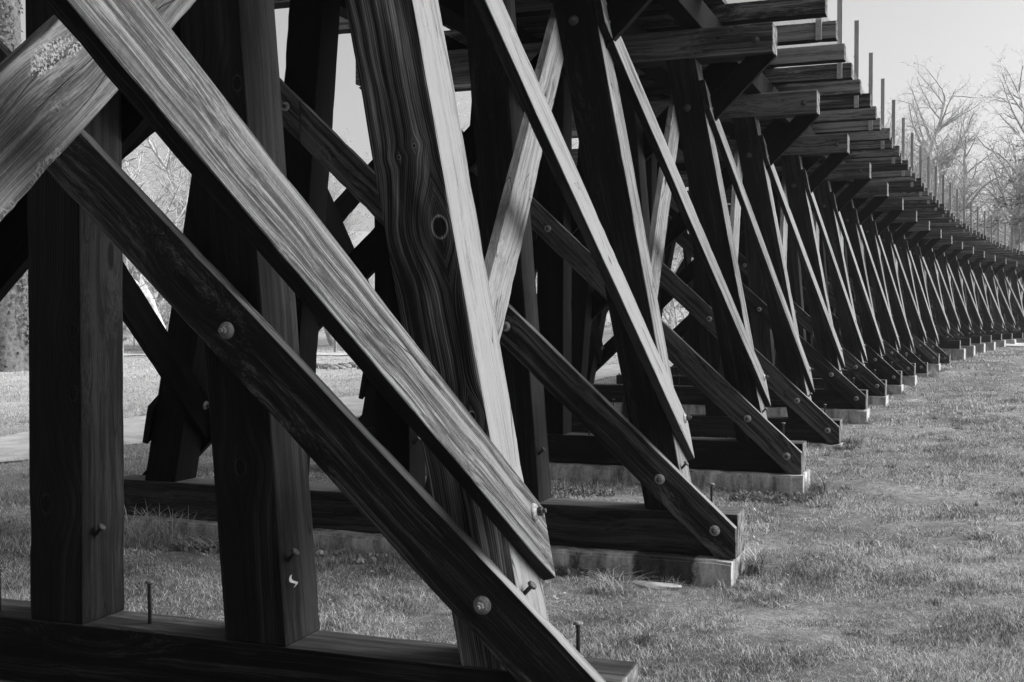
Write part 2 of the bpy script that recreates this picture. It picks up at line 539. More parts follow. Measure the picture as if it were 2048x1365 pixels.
def on_ground(x, y, dz=0.0):
    return Vector((x, y, float(gz(x, y)) + dz))


def path_dist(x, y):
    """signed distance-like measure from the gravel path's centre line"""
    return (x - np.interp(y, [-20, 5, 16.5, 23, 39.5, 70, 140], [-20.5, -12.0, -7.0, -3.4, 3.4, 18.5, 60.0]))


def meadow_sun_tint(t, geo, col):
    """lightens the field beyond the path: sunlight painted into its colour"""
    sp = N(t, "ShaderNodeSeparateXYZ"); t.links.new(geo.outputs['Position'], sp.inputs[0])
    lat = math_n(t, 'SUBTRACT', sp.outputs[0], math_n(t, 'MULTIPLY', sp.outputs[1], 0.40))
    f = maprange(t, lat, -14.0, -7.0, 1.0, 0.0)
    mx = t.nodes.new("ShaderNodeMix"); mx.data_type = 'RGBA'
    t.links.new(math_n(t, 'MULTIPLY', f, 0.45), mx.inputs[0])  # paler mix stands for sunlight on the field
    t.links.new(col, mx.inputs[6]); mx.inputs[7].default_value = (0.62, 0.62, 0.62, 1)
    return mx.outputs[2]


def build_ground():
    def axis(a, b, c, fine, coarse):
        v = list(np.arange(b, c, fine))
        x = b; s = fine
        left = []
        while x > a:
            s *= 1.18; x -= min(s, coarse); left.append(x)
        x = c; s = fine; right = []
        while x < -a:
            s *= 1.18; x += min(s, coarse); right.append(x)
        return np.array(sorted(left) + v + right)
    xs = axis(-700, -14, 34, 0.35, 40)
    ys = np.array([v for v in axis(-700, -3, 68, 0.35, 40) if v > -120])
    X, Y = np.meshgrid(xs, ys)
    Z = gz(X, Y)
    near = np.exp(-((X - 5) ** 2 + (Y - 15) ** 2) / 900)
    Z = Z + near * 0.012 * rng.normal(size=X.shape)
    pd = np.abs(path_dist(X, Y)) * 0.86
    Z = Z - 0.04 * np.clip(1.3 - pd, 0, 1)
    nx, ny = len(xs), len(ys)
    me = bpy.data.meshes.new("ground")
    verts = np.stack([X, Y, Z], -1).reshape(-1, 3)
    idx = np.arange(nx * ny).reshape(ny, nx)
    f = np.stack([idx[:-1, :-1], idx[:-1, 1:], idx[1:, 1:], idx[1:, :-1]], -1).reshape(-1, 4)
    me.from_pydata(verts.tolist(), [], f.tolist())
    for p in me.polygons: p.use_smooth = True
    m, t, p, out = new_mat("meadow_ground")
    geo = N(t, "ShaderNodeNewGeometry")
    n1 = N(t, "ShaderNodeTexNoise", Scale=0.6, Detail=6.0, Roughness=0.6)
    n2 = N(t, "ShaderNodeTexNoise", Scale=9.0, Detail=8.0, Roughness=0.8)
    n3 = N(t, "ShaderNodeTexNoise", Scale=70.0, Detail=3.0, Roughness=0.8)
    for n in (n1, n2, n3): t.links.new(geo.outputs['Position'], n.inputs['Vector'])
    s = math_n(t, 'ADD', math_n(t, 'MULTIPLY', n1.outputs[0], 0.35), math_n(t, 'ADD', math_n(t, 'MULTIPLY', n2.outputs[0], 0.35), math_n(t, 'MULTIPLY', n3.outputs[0], 0.3)))
    col = ramp(t, s, [(0.38, 0.03), (0.5, 0.12), (0.62, 0.36)])
    col = meadow_sun_tint(t, geo, col)
    t.links.new(col, p.inputs['Base Color'])
    bp = N(t, "ShaderNodeBump", Strength=0.8, Distance=0.03)
    t.links.new(s, bp.inputs['Height']); t.links.new(bp.outputs[0], p.inputs['Normal'])
    p.inputs['Roughness'].default_value = 0.95
    me.materials.append(m)
    o = bpy.data.objects.new("ground", me)
    link(o); tag(o, kind="structure")


build_ground()


def ribbon(name, cx, w, y0, y1, dz, mat, step=0.5):
    ys = np.arange(y0, y1, step)
    rows = 7
    V = []
    for y in ys:
        for j in range(rows):
            s = (j / (rows - 1) - 0.5) * 2
            x = cx(y) + s * w * (1 + 0.12 * math.sin(y * 1.1 + s * 2)) / 2
            V.append((x, y, float(gz(x, y)) + dz * (1 - 0.5 * abs(s) ** 3)))
    F = []
    for i in range(len(ys) - 1):
        for j in range(rows - 1):
            a = i * rows + j
            F.append((a, a + 1, a + rows + 1, a + rows))
    me = bpy.data.meshes.new(name); me.from_pydata(V, [], F)
    for p in me.polygons: p.use_smooth = True
    me.materials.append(mat)
    o = bpy.data.objects.new(name, me); link(o); tag(o, kind="structure")


M_GRAVEL = simple("pale_gravel", 0.34, 0.58, 3, rough=0.95, bump=0.5)
ribbon("path", lambda y: float(np.interp(y, [-20, 5, 16.5, 23, 39.5, 70, 140], [-20.5, -12.0, -7.0, -3.4, 3.4, 18.5, 60.0])), 2.9, -5, 110, 0.035, M_GRAVEL)


def cross_road():
    V = []; F = []
    xs = np.arange(-70, 30, 1.0)
    for x in xs:
        for j in range(4):
            y = 55 + 0.08 * x + j * 1.2
            V.append((x, y, float(gz(x, y)) + 0.04))
    for i in range(len(xs) - 1):
        for j in range(3):
            a = i * 4 + j
            F.append((a, a + 4, a + 5, a + 1))
    me = bpy.data.meshes.new("road"); me.from_pydata(V, [], F); me.materials.append(M_GRAVEL)
    o = bpy.data.objects.new("road", me); link(o); tag(o, kind="structure")


cross_road()

# ------------------------------------------------------------------ hardware meshes
def lathe(bm, prof, seg=16, mat=0):
    rings = []
    for r, z in prof:
        rings.append([bm.verts.new((r * math.cos(2 * math.pi * k / seg), r * math.sin(2 * math.pi * k / seg), z)) for k in range(seg)])
    for a, b in zip(rings[:-1], rings[1:]):
        for k in range(seg):
            f = bm.faces.new((a[k], a[(k + 1) % seg], b[(k + 1) % seg], b[k])); f.material_index = mat; f.smooth = True
    f = bm.faces.new(rings[-1]); f.material_index = mat
    f = bm.faces.new(list(reversed(rings[0]))); f.material_index = mat


def bolt_mesh():
    bm = bmesh.new()
    lathe(bm, [(0.038, -0.003), (0.038, 0.003), (0.034, 0.010), (0.022, 0.018), (0.020, 0.019)], 20, 0)
    lathe(bm, [(0.0185, 0.019), (0.0185, 0.037), (0.016, 0.040)], 6, 1)
    lathe(bm, [(0.010, 0.040), (0.010, 0.052), (0.008, 0.054)], 10, 1)
    for f in bm.faces:
        if f.material_index == 1: f.smooth = False
    me = bpy.data.meshes.new("bolt"); bm.to_mesh(me); bm.free()
    me.materials.append(M_STEEL); me.materials.append(M_IRON)
    return me


def _dull(me):
    c = me.copy(); c.materials.clear(); c.materials.append(M_RUST); c.materials.append(M_IRON)
    return c


def spike_mesh(h):
    bm = bmesh.new()
    lathe(bm, [(0.009, -0.02), (0.009, h), (0.010, h + 0.002)], 10, 0)
    lathe(bm, [(0.011, h), (0.021, h + 0.003), (0.020, h + 0.010), (0.012, h + 0.015)], 14, 1)
    me = bpy.data.meshes.new("drift_spike"); bm.to_mesh(me); bm.free()
    me.materials.append(M_IRON); me.materials.append(M_RUST)
    return me


BOLT = bolt_mesh()
BOLT_R = _dull(BOLT)
BOLT_D = BOLT.copy()
BOLT_D.materials.clear(); BOLT_D.materials.append(M_IRON); BOLT_D.materials.append(M_IRON)
SPIKE = spike_mesh(0.185)
SPIKE_S = spike_mesh(0.05)
for _m in (SPIKE_S,):
    _m.materials[1] = M_IRON


def put_hw(mesh, name, parent, pworld, pos, direction):
    """hardware pointing along `direction` (local +Z)"""
    z = direction.normalized()
    q = z.to_track_quat('Z', 'Y')
    M = Matrix.Translation(pos) @ q.to_matrix().to_4x4() @ Matrix.Rotation(random.random() * 6.28, 4, 'Z')
    o = bpy.data.objects.new(name, mesh)
    return place(o, parent, M, pworld)


# ------------------------------------------------------------------ timber builder
def timber(name, parent, pM, p0, p1, wdir, width, thick, ax, poly=None, kind='dark', bevel=0.007, centre_t=0.5):
    """Beam from p0 to p1 (world). wdir = in-plane width direction. Local X along, Y width, Z thickness.
    ax = outward (right-hand) direction of the trestle for choosing the weathered faces."""
    X = (p1 - p0); L = X.length; X = X.normalized()
    Y = (wdir - X * wdir.dot(X)).normalized()
    Z = X.cross(Y)
    M = Matrix(((X.x, Y.x, Z.x, p0.x), (X.y, Y.y, Z.y, p0.y), (X.z, Y.z, Z.z, p0.z), (0, 0, 0, 1)))
    if poly is None:
        poly = [(0, -width / 2), (L, -width / 2), (L, width / 2), (0, width / 2)]
    t0, t1 = -thick * centre_t, thick * (1 - centre_t)
    Ml = M.to_3x3()
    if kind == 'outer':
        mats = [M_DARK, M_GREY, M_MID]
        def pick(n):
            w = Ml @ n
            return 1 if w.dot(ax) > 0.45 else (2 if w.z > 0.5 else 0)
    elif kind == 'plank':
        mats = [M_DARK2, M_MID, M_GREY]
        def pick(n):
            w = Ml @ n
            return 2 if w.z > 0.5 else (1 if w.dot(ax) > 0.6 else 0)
    elif kind == 'inner':
        mats = [M_DARK, M_MID2]
        def pick(n):
            w = Ml @ n
            return 1 if w.dot(ax) > 0.6 else 0
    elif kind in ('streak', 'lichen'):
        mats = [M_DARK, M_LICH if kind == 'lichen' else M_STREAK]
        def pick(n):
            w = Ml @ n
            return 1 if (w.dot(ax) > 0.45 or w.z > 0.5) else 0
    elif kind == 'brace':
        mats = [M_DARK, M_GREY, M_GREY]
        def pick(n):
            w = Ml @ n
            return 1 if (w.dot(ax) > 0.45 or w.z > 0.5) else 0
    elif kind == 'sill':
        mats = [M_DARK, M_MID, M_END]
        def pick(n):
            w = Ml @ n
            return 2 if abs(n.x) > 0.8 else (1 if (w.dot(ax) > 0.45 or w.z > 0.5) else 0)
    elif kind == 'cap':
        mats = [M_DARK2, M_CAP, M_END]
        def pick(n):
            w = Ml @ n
            return 2 if w.dot(ax) > 0.6 else (1 if w.z > -0.5 else 0)  # darker cap underside, its shade painted in
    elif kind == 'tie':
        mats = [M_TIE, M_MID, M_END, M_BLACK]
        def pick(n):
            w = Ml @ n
            return 2 if abs(n.x) > 0.8 else (1 if w.z > 0.5 else (3 if w.z < -0.5 else 0))  # black tie underside: shade put into the colour
    elif kind == 'rail':
        mats = [M_POST]
        pick = lambda n: 0
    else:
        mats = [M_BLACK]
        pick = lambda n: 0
    me = prism_mesh(name, poly, t0, t1, mats, pick, bevel, WEAR[0], random.random() * 50)
    o = bpy.data.objects.new(name, me)
    place(o, parent, M, pM)
    return o


def clip_poly(poly, a, b, c):
    """keep points with a*x+b*y <= c"""
    out = []
    n = len(poly)
    for i in range(n):
        p, q = poly[i], poly[(i + 1) % n]
        dp, dq = a * p[0] + b * p[1] - c, a * q[0] + b * q[1] - c
        if dp <= 0: out.append(p)
        if dp * dq < 0:
            s = dp / (dp - dq)
            out.append((p[0] + s * (q[0] - p[0]), p[1] + s * (q[1] - p[1])))
    return out


WEAR = [0.0]
ORD = {2: "nearest timber bent, whose sill end is cut off by the bottom of the photo"}
NUMW = ["", "first", "second", "third", "fourth", "fifth", "sixth", "seventh", "eighth", "ninth", "tenth", "eleventh",
        "twelfth", "thirteenth", "fourteenth", "fifteenth", "sixteenth", "seventeenth", "eighteenth", "nineteenth",
        "twentieth", "twenty-first", "twenty-second"]
HALF = 2.70                                # half length of a sill
BAT = 0.19                                 # batter of the outer posts
CU = -2.70


def r_outer(i, z):
    """u of the right outer post's outer face"""
    return -0.36 - BAT * (z - PTS[i][3])


def make_bent(i):
    o, ax, ay, zs = frame(i)
    M = Matrix(((ax.x, ay.x, 0, o.x + ax.x * CU), (ax.y, ay.y, 0, o.y + ax.y * CU), (0, 0, 1, ZC + zs - T), (0, 0, 0, 1)))
    root = empty("trestle_bent", M)
    k = i - 1
    if k <= 0:
        lab = "tarred timber bent standing just outside the left edge, before the nearest full bent" if k == 0 else \
              "tarred timber bent behind the camera position, out of the picture"
    elif k == 1:
        lab = "nearest dark timber bent, its sill and posts filling the lower left"
    elif k <= 18:
        lab = "%s timber bent counting from the nearest one, with battered posts and crossed planks" % NUMW[k]
        if k == 2: lab = "second nearest timber bent, its sill end beside the big drooping grass tuft"
        if k == 3: lab = "third nearest timber bent, highest cap end with the long crack in view"
    else:
        lab = "%s timber bent counting from the nearest one, past the right edge" % NUMW[k]
    tag(root, lab, "timber bent", "timber bents carrying the trestle deck")
    det = k <= 12
    WEAR[0] = 1.0 if 0 <= k <= 5 else 0.0
    up = Vector((0, 0, 1))
    # sill
    s = timber("sill", root, M, W(i, -2 * HALF, zs - T / 2, T / 2), W(i, 0, zs - T / 2, T / 2), up, T, T, ax, kind='sill', bevel=0.009)
    sM = s.matrix_basis
    sW = M @ sM
    if k >= 1 and k <= 12:
        for u in (-0.21, -2.28, -3.12 + 0.0, -4.2):
            if k == 1 and u == -0.21: u = -0.20
            put_hw(SPIKE, "drift_spike", s, sW, W(i, u, zs, 0.11 + random.uniform(-0.03, 0.03)), up + ax * random.uniform(-0.02, 0.02))
    # cap
    cz = CAPZ + random.uniform(-0.006, 0.006)
    c = timber("cap", root, M, W(i, -2 * HALF + 0.3165, cz + T / 2, T / 2), W(i, -0.3165, cz + T / 2, T / 2), up, T, T, ax, kind='cap', bevel=0.012)
    cW = M @ c.matrix_basis
    put_hw(BOLT_D, "bolt", c, cW, W(i, -0.49, cz + T / 2 - 0.02, 0), -ay)
    # posts
    H = cz - zs
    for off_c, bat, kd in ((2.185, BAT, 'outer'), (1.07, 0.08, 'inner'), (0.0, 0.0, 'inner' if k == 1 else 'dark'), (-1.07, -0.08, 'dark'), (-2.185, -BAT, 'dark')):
        u0 = CU + off_c; u1 = u0 - bat * H
        p0 = W(i, u0, zs, T / 2); p1 = W(i, u1, cz, T / 2)
        Xd = (p1 - p0).normalized(); L = (p1 - p0).length
        tb = math.tan(math.atan(abs(bat))) * T / 2 * (1 if bat > 0 else -1)
        # ends cut level with sill and cap : local Y = ax-ish (width), so shear ends
        wd = T / 2
        poly = [(+tb, -wd), (L + tb, -wd), (L - tb, wd), (-tb, wd)]
        # width direction = ax -> X up the post, Y ~ ax
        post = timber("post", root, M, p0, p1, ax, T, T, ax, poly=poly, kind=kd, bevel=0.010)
        if k == 1 and off_c >= 0:
            post.data.materials[0] = M_KNOT_R if off_c > 2 else (M_KNOT_Q if off_c > 1 else M_KNOT_P)
        if det:
            pW = M @ post.matrix_basis
            if off_c > -2:
                if off_c > 0:
                    zz = zs + (0.30 if off_c > 2 else 0.36)
                    uu = u0 - bat * (zz - zs) + T / 2
                    put_hw(SPIKE_S, "drift_spike", post, pW, W(i, uu, zz, 0.07), ax * 0.75 + up * 0.8 - ay * 0.15)
                elif off_c == 0:
                    put_hw(SPIKE_S, "drift_spike", post, pW, W(i, u0 + T / 2, zs + 0.40, 0.09), ax * 0.7 + up * 0.8)
            if off_c > 2:
                z2 = 2.18
                put_hw(BOLT_D, "bolt", post, pW, W(i, u0 - bat * (z2 - zs) - 0.02, z2, 0), -ay)
    # sway braces in the plane of the bent
    pw, pt = 0.250, 0.072
    sl = 0.925
    ang = math.atan(sl)
    ez = zs - (0.045 if k <= 1 else 0.09)           # upper edge height at the sill end
    Ldir = Vector((-math.cos(ang), math.sin(ang)))
    def plank(name, front):
        # front: high left -> low right ; back mirrored
        sg = 1 if front else -1
        def P(u, z):
            uu = u if front else (2 * CU - u)
            return W(i, uu, z, -pt / 2 if front else T + pt / 2)
        cl = pw / 2 / math.cos(ang)                # vertical half-width
        u_hi = -4.62
        p0 = P(u_hi, ez - sl * u_hi - cl)
        p1 = P(0.25, ez - sl * 0.25 - cl)
        wd = up
        L = (p1 - p0).length
        poly = [(0, -pw / 2), (L, -pw / 2), (L, pw / 2), (0, pw / 2)]
        # clips in local coordinates: local x along (cos,-sin), y = perpendicular up
        ca, sa = math.cos(ang), math.sin(ang)
        u00, z00 = u_hi, ez - sl * u_hi - cl
        # u = u00 + x*ca + y*sa ; z = z00 - x*sa + y*ca
        if k < 12:
            poly = clip_poly(poly, ca, sa, -0.004 - u00)                    # u <= 0
            poly = clip_poly(poly, sa, -ca, z00 - (zs - T + 0.004))           # z >= sill bottom
        else:
            poly = clip_poly(poly, 1, 0, (-0.30 - u00) / ca)
        poly = clip_poly(poly, -sa, ca, (cz + 0.0) + 0.02 - z00 if False else cz - 0.004 - z00)
        parts = [poly]
        if k % 2 == 0 and det:
            xj = (-3.47 - u00) / ca
            # vertical butt joint
            a = clip_poly(poly, ca, sa, -3.474 - u00)
            b = clip_poly(poly, -ca, -sa, 3.466 + u00)
            parts = [a, b]
        for pp in parts:
            b_ = timber("cross_brace", root, M, p0, p1, wd, pw, pt, ax, poly=pp, kind='plank' if front else 'black', bevel=0.005)
            bW = M @ b_.matrix_basis
            if pp is parts[-1]:
                us = [-0.15, -0.545, -1.72, -2.7, -3.85, -4.4] if len(parts) == 1 else [-0.15, -0.545, -1.72, -2.7]
            else:
                us = [-3.60, -4.4]
            for u in us:
                if (not det) and u < -1: continue
                if not front and u > -0.3: pass
                z = ez - sl * u - cl + random.uniform(-.015, .015)
                if k >= 12 and u == -0.15: u, z = -0.42, ez + sl * 0.42 - cl
                elif k >= 12 and u == -0.545: u, z = -0.85, ez + sl * 0.85 - cl
                pos = P(u, z)
                if front:
                    put_hw(BOLT_R if k <= 1 else BOLT, "bolt", b_, bW, W(i, u, z, -pt), -ay)
                else:
                    put_hw(BOLT, "bolt", b_, bW, W(i, 2 * CU - u, z, T + pt), ay)
    plank("cross_brace", True)
    plank("cross_brace", False)
    # knee braces beneath the cap ends (on the back face, against the sway plank plane)
    for sg in (1, -1):
        def K(u, z, off):
            uu = u if sg > 0 else 2 * CU - u
            return W(i, uu, z, off)
        w = 0.22
        kk_ = 'black'
        a0 = (-0.30, cz - 0.03); sl_k = 1.0
        # lower-right edge runs from a0 down-left at 45 degrees
        p0 = K(-0.30 - w / 2 * 0.707, cz - 0.01 + w / 2 * 0.707, T / 2 )
        p1 = K(-0.30 - w / 2 * 0.707 - 0.95, cz - 0.01 + w / 2 * 0.707 - 0.95, T / 2)
        L = (p1 - p0).length
        poly = [(0, -w / 2), (L, -w / 2), (L, w / 2), (0, w / 2)]
        # trim to stay under the cap: z <= cz - 0.003  -> z = z0 - x*.707 -/+ y*.707
        # width dir = up  -> local y has +z component .707
        z0 = cz - 0.01 + w / 2 * 0.707
        poly = clip_poly(poly, -0.7071, 0.7071, cz - 0.003 - z0)
        # and outside the post: keep u >= outer face of post (approx. plane)
        timber("knee_brace", root, M, p0, p1, up, w, 0.075, ax * sg, poly=poly, kind='black', bevel=0.005)
    # longitudinal braces between this bent and the one before it
    if i > 0:
        zsp = PTS[i - 1][3]
        hi_z = 2.17 if k != 1 else 1.90
        th, wd = 0.062, 0.250
        def face(j, z, side, gap):
            """point on post face; side +1 right. gap measured outward from the outer face"""
            u = r_outer(j, z) + gap
            uu = u if side > 0 else 2 * CU - u
            return uu
        for side, outer, name in ((1, True, 'rb'), (1, False, 'rc'), (-1, True, 'ld'), (-1, False, 'le')):
            gap = (th / 2 + 0.001) if outer else -(T * 1.02 + th / 2)
            down = (side > 0) == outer                # high at the near bent, low at this one
            zlo = (zs if down else zsp) + 0.61 - (0.04 if k == 1 else 0)
            zh = hi_z if side > 0 or outer else hi_z
            if down:
                A = (i - 1, hi_z); B = (i, zlo)
            else:
                A = (i - 1, zlo); B = (i, 2.17)
            pa = W(A[0], face(A[0], A[1], side, gap), A[1], 0.15)
            pb = W(B[0], face(B[0], B[1], side, gap), B[1], 0.15)
            d = (pb - pa).normalized(); L0 = (pb - pa).length
            pd = (ax * (-BAT * side) + up).normalized()        # direction of the post
            Yd = (pd - d * pd.dot(d)).normalized()
            e = 0.15
            sa_ = d.dot(pd)
            ex = 0.16 / max(0.2, (d - pd * d.dot(pd)).length)
            p0 = pa - d * (ex + 0.02); p1 = pb + d * ex; L = (p1 - p0).length
            # ends cut parallel with the posts
            cosY = Yd.dot(pd)
            sh = sa_ / cosY * wd / 2
            poly = [(-sh, -wd / 2), (L - sh, -wd / 2), (L + sh, wd / 2), (sh, wd / 2)]
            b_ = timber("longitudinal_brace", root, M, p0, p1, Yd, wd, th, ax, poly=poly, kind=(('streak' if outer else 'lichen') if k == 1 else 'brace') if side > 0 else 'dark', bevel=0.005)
            bW = M @ b_.matrix_basis
            outn = ((ax if side > 0 else -ax) + up * BAT).normalized()
            if outer or side < 0:
                sgn = 1 if outer else -1
                put_hw(BOLT, "bolt", b_, bW, pa + outn * sgn * th / 2, outn * sgn)
                put_hw(BOLT, "bolt", b_, bW, pb + Yd * 0.05 + outn * sgn * th / 2, outn * sgn)
    return root


for i in range(NB):
    make_bent(i)


# ------------------------------------------------------------------ concrete footings
def footing(i):
    o, ax, ay, zs = frame(i)
    k = i - 1
    top = zs - T - 0.002
    gmin = min(float(gz(*(W(i, u, 0, 0.15).xy))) for u in (0, -2.7, -5.4)) - ZC - 0.35
    ue = 0.02 if k >= 3 else -0.02
    if k >= 12: ue = 0.16
    u0, u1 = -2 * HALF - 0.05, ue
    f0, f1 = -0.15, T + 0.15
    M = Matrix(((ax.x, ay.x, 0, o.x + ax.x * CU), (ax.y, ay.y, 0, o.y + ax.y * CU), (0, 0, 1, ZC + gmin), (0, 0, 0, 1)))
    bm = bmesh.new()
    nx = 44
    h = top - gmin
    vs = []
    for a in range(nx + 1):
        u = (u0 + (u1 - u0) * a / nx) - CU
        jt = random.uniform(-0.013, 0.010)
        vs.append([bm.verts.new((u, f0 + jt, 0)), bm.verts.new((u, f1 + jt, 0)), bm.verts.new((u, f1 + jt, h)), bm.verts.new((u, f0 + jt * 1.2, h - max(0.0, random.gauss(0, 0.011))))])
    for a in range(nx):
        p, q = vs[a], vs[a + 1]
        for b in range(4):
            c = (b + 1) % 4
            bm.faces.new((p[b], q[b], q[c], p[c]))
    bm.faces.new(vs[0]); bm.faces.new(list(reversed(vs[-1])))
    bmesh.ops.recalc_face_normals(bm, faces=bm.faces)
    ed = [e for e in bm.edges if all(v.co.z > h - 0.02 for v in e.verts) and (abs(e.verts[0].co.y - e.verts[1].co.y) < 0.1)]
    bmesh.ops.bevel(bm, geom=ed, offset=0.018, segments=2, affect='EDGES')
    me = bpy.data.meshes.new("concrete_footing"); bm.to_mesh(me); bm.free()
    me.materials.append(M_CONC_S if k == 2 else M_CONC)
    ob = bpy.data.objects.new("concrete_footing", me)
    link(ob); ob.matrix_basis = M
    kk = NUMW[k] if k >= 1 else None
    where = {1: "low concrete footing barely showing under the nearest sill, bottom left",
             2: "concrete footing with a dark wet stain, under the second bent's sill",
             3: "pale streaked concrete footing under the third bent, its right end clear of the sill"}
    lab = where.get(k, "pale concrete footing under the %s bent counting from the nearest" % kk if kk else "concrete footing under a bent %s the picture's left edge" % ("just outside" if k == 0 else "far outside"))
    tag(ob, lab, "concrete footing", "concrete footings under the bents")


for i in range(NB):
    footing(i)

# ------------------------------------------------------------------ deck
def build_deck():
    base = W(2, -2.7, CAPZ + T, 0)
    o, ax, ay, _ = frame(2)
    M = Matrix(((ax.x, ay.x, 0, base.x), (ax.y, ay.y, 0, base.y), (0, 0, 1, base.z), (0, 0, 0, 1)))
    root = empty("bridge_deck", M)
    tag(root, "long open timber deck of ties and stringers curving away on top of the bents", "bridge deck")
    up = Vector((0, 0, 1))
    zt = CAPZ + T + 0.008                       # stringers sit on the caps
    SH = 0.292
    tie_b = zt + SH
    # stringers
    for i in range(NB - 1):
        far = i > 14
        for u, w in ((-1.15, 0.2), (-2.05, 0.28), (-3.35, 0.28), (-4.25, 0.2)):
            p0 = W(i, u, zt + SH / 2, 0.155); p1 = W(i + 1, u, zt + SH / 2, 0.15)
            a = frame(i)[1]
            timber("stringer", root, M, p0, p1, up, SH, w, a, kind='dark', bevel=0.008)
    WEAR[0] = 0.0
    # ties every 1.21 m ; the reference tie lies 1.083 m past the third bent
    a0 = 1.083 - 1.21 * 9
    n = 0
    def at(a):
        i = 4
        if a >= 0: return path_point(i, a)
        d = -a
        while i > 0:
            L = (Vector(PTS[i][:2]) - Vector(PTS[i - 1][:2])).length
            i -= 1
            if d <= L: return path_point(i, L - d)
            d -= L
        return path_point(0, -d + 0)
    total = 0
    for i in range(4, NB - 1):
        total += (Vector(PTS[i + 1][:2]) - Vector(PTS[i][:2])).length
    a = a0; idx = 0
    th = 0.205
    while a < total - 0.3:
        o, ax, ay = at(a)
        j = random.gauss(0, 0.022)
        zt_ = tie_b + random.uniform(0, 0.012)
        p0 = o + ax * (-5.47 + j) + Vector((0, 0, zt_ + th / 2)) + ay * 0.1
        p1 = o + ax * (0.07 + j) + Vector((0, 0, zt_ + th / 2)) + ay * 0.1
        WEAR[0] = 0.8 if 6 < idx < 22 else 0.0
        timber("tie", root, M, p0, p1, up, th, 0.2, ax, kind='tie', bevel=0.010)
        WEAR[0] = 0.0
        if idx % 2 == 0:
            for u in (-0.125, -5.275):
                b0 = o + ax * u + ay * -0.022 + Vector((0, 0, tie_b - 0.005)); b1 = b0 + Vector((0, 0, 1.36))
                rp = timber("rail_post", root, M, b0, b1, ax, 0.07, 0.04, ax, kind='rail', bevel=0.003)
                rW = M @ rp.matrix_basis
                if idx < 24 and u > -1:
                    put_hw(BOLT_S, "bolt", rp, rW, b0 + Vector((0, 0, 0.05)) - ay * 0.02, -ay)
                    put_hw(BOLT_S, "bolt", rp, rW, b0 + Vector((0, 0, 0.16)) - ay * 0.02, -ay)
                    put_hw(BOLT_S, "bolt", rp, rW, b0 + Vector((0, 0, 0.80)) - ax * 0.035, -ax)
        a += 1.21; idx += 1
    # walkway boards over the middle
    bm = bmesh.new()
    V = []
    s = a0
    rows = []
    while s < total - 0.3:
        o, ax, ay = at(s)
        rows.append([o + ax * uu + Vector((0, 0, tie_b + th + 0.014 + dz)) for uu, dz in ((-1.02, 0), (-4.38, 0), (-4.38, 0.05), (-1.02, 0.05))])
        s += 0.6
    vr = [[bm.verts.new(M.inverted() @ p) for p in r] for r in rows]
    for p, q in zip(vr[:-1], vr[1:]):
        for b in range(4):
            c = (b + 1) % 4
            bm.faces.new((p[b], q[b], q[c], p[c]))
    bm.faces.new(vr[0]); bm.faces.new(list(reversed(vr[-1])))
    bmesh.ops.recalc_face_normals(bm, faces=bm.faces)
    me = bpy.data.meshes.new("deck_boards"); bm.to_mesh(me); bm.free(); me.materials.append(M_MID)
    link(bpy.data.objects.new("deck_boards", me), root)
    # wire netting laid over the open tie ends on the right
    V = []; F = []
    def ribbon_(p, q, w=0.0016):
        d = (q - p).normalized(); s_ = d.cross(up).normalized() * w
        b = len(V)
        for pt in (p, q):
            V.extend([tuple(M.inverted() @ (pt + s_)), tuple(M.inverted() @ (pt - s_)), tuple(M.inverted() @ (pt + up * w * 1.6))])
        F.extend([(b, b + 1, b + 4, b + 3), (b + 1, b + 2, b + 5, b + 4), (b + 2, b, b + 3, b + 5)])
    s = a0
    z = tie_b + th + 0.016
    while s < min(total - 2, 34):
        o, ax, ay = at(s); o2, ax2, ay2 = at(s + 0.5)
        ribbon_(o + ax * -1.0 + Vector((0, 0, z)), o2 + ax2 * 0.0 + Vector((0, 0, z)))
        ribbon_(o + ax * 0.0 + Vector((0, 0, z + 0.003)), o2 + ax2 * -1.0 + Vector((0, 0, z + 0.003)))
        s += 0.042
    me = bpy.data.meshes.new("wire_netting"); me.from_pydata(V, [], F); me.materials.append(M_WIRE)
    link(bpy.data.objects.new("wire_netting", me), root)


def small_bolt():
    bm = bmesh.new()
    lathe(bm, [(0.012, -0.002), (0.012, 0.003), (0.008, 0.009)], 8, 0)
    me = bpy.data.meshes.new("bolt"); bm.to_mesh(me); bm.free(); me.materials.append(M_STEEL)
    return me


BOLT_S = small_bolt()
build_deck()

# ------------------------------------------------------------------ grass
def seg_mesh(name, V, F, mats, smooth=False):
    me = bpy.data.meshes.new(name)
    V = np.asarray(V, np.float32); F = np.asarray(F, np.int32)
    k = F.shape[1]
    me.vertices.add(len(V)); me.vertices.foreach_set("co", V.ravel())
    me.loops.add(F.size); me.loops.foreach_set("vertex_index", F.ravel())
    me.polygons.add(len(F))
    me.polygons.foreach_set("loop_start", np.arange(0, F.size, k, dtype=np.int32))
    me.polygons.foreach_set("loop_total", np.full(len(F), k, np.int32))
    me.update(calc_edges=True); me.validate()
    for m in mats: me.materials.append(m)
    if smooth:
        for p in me.polygons: p.use_smooth = True
    return me


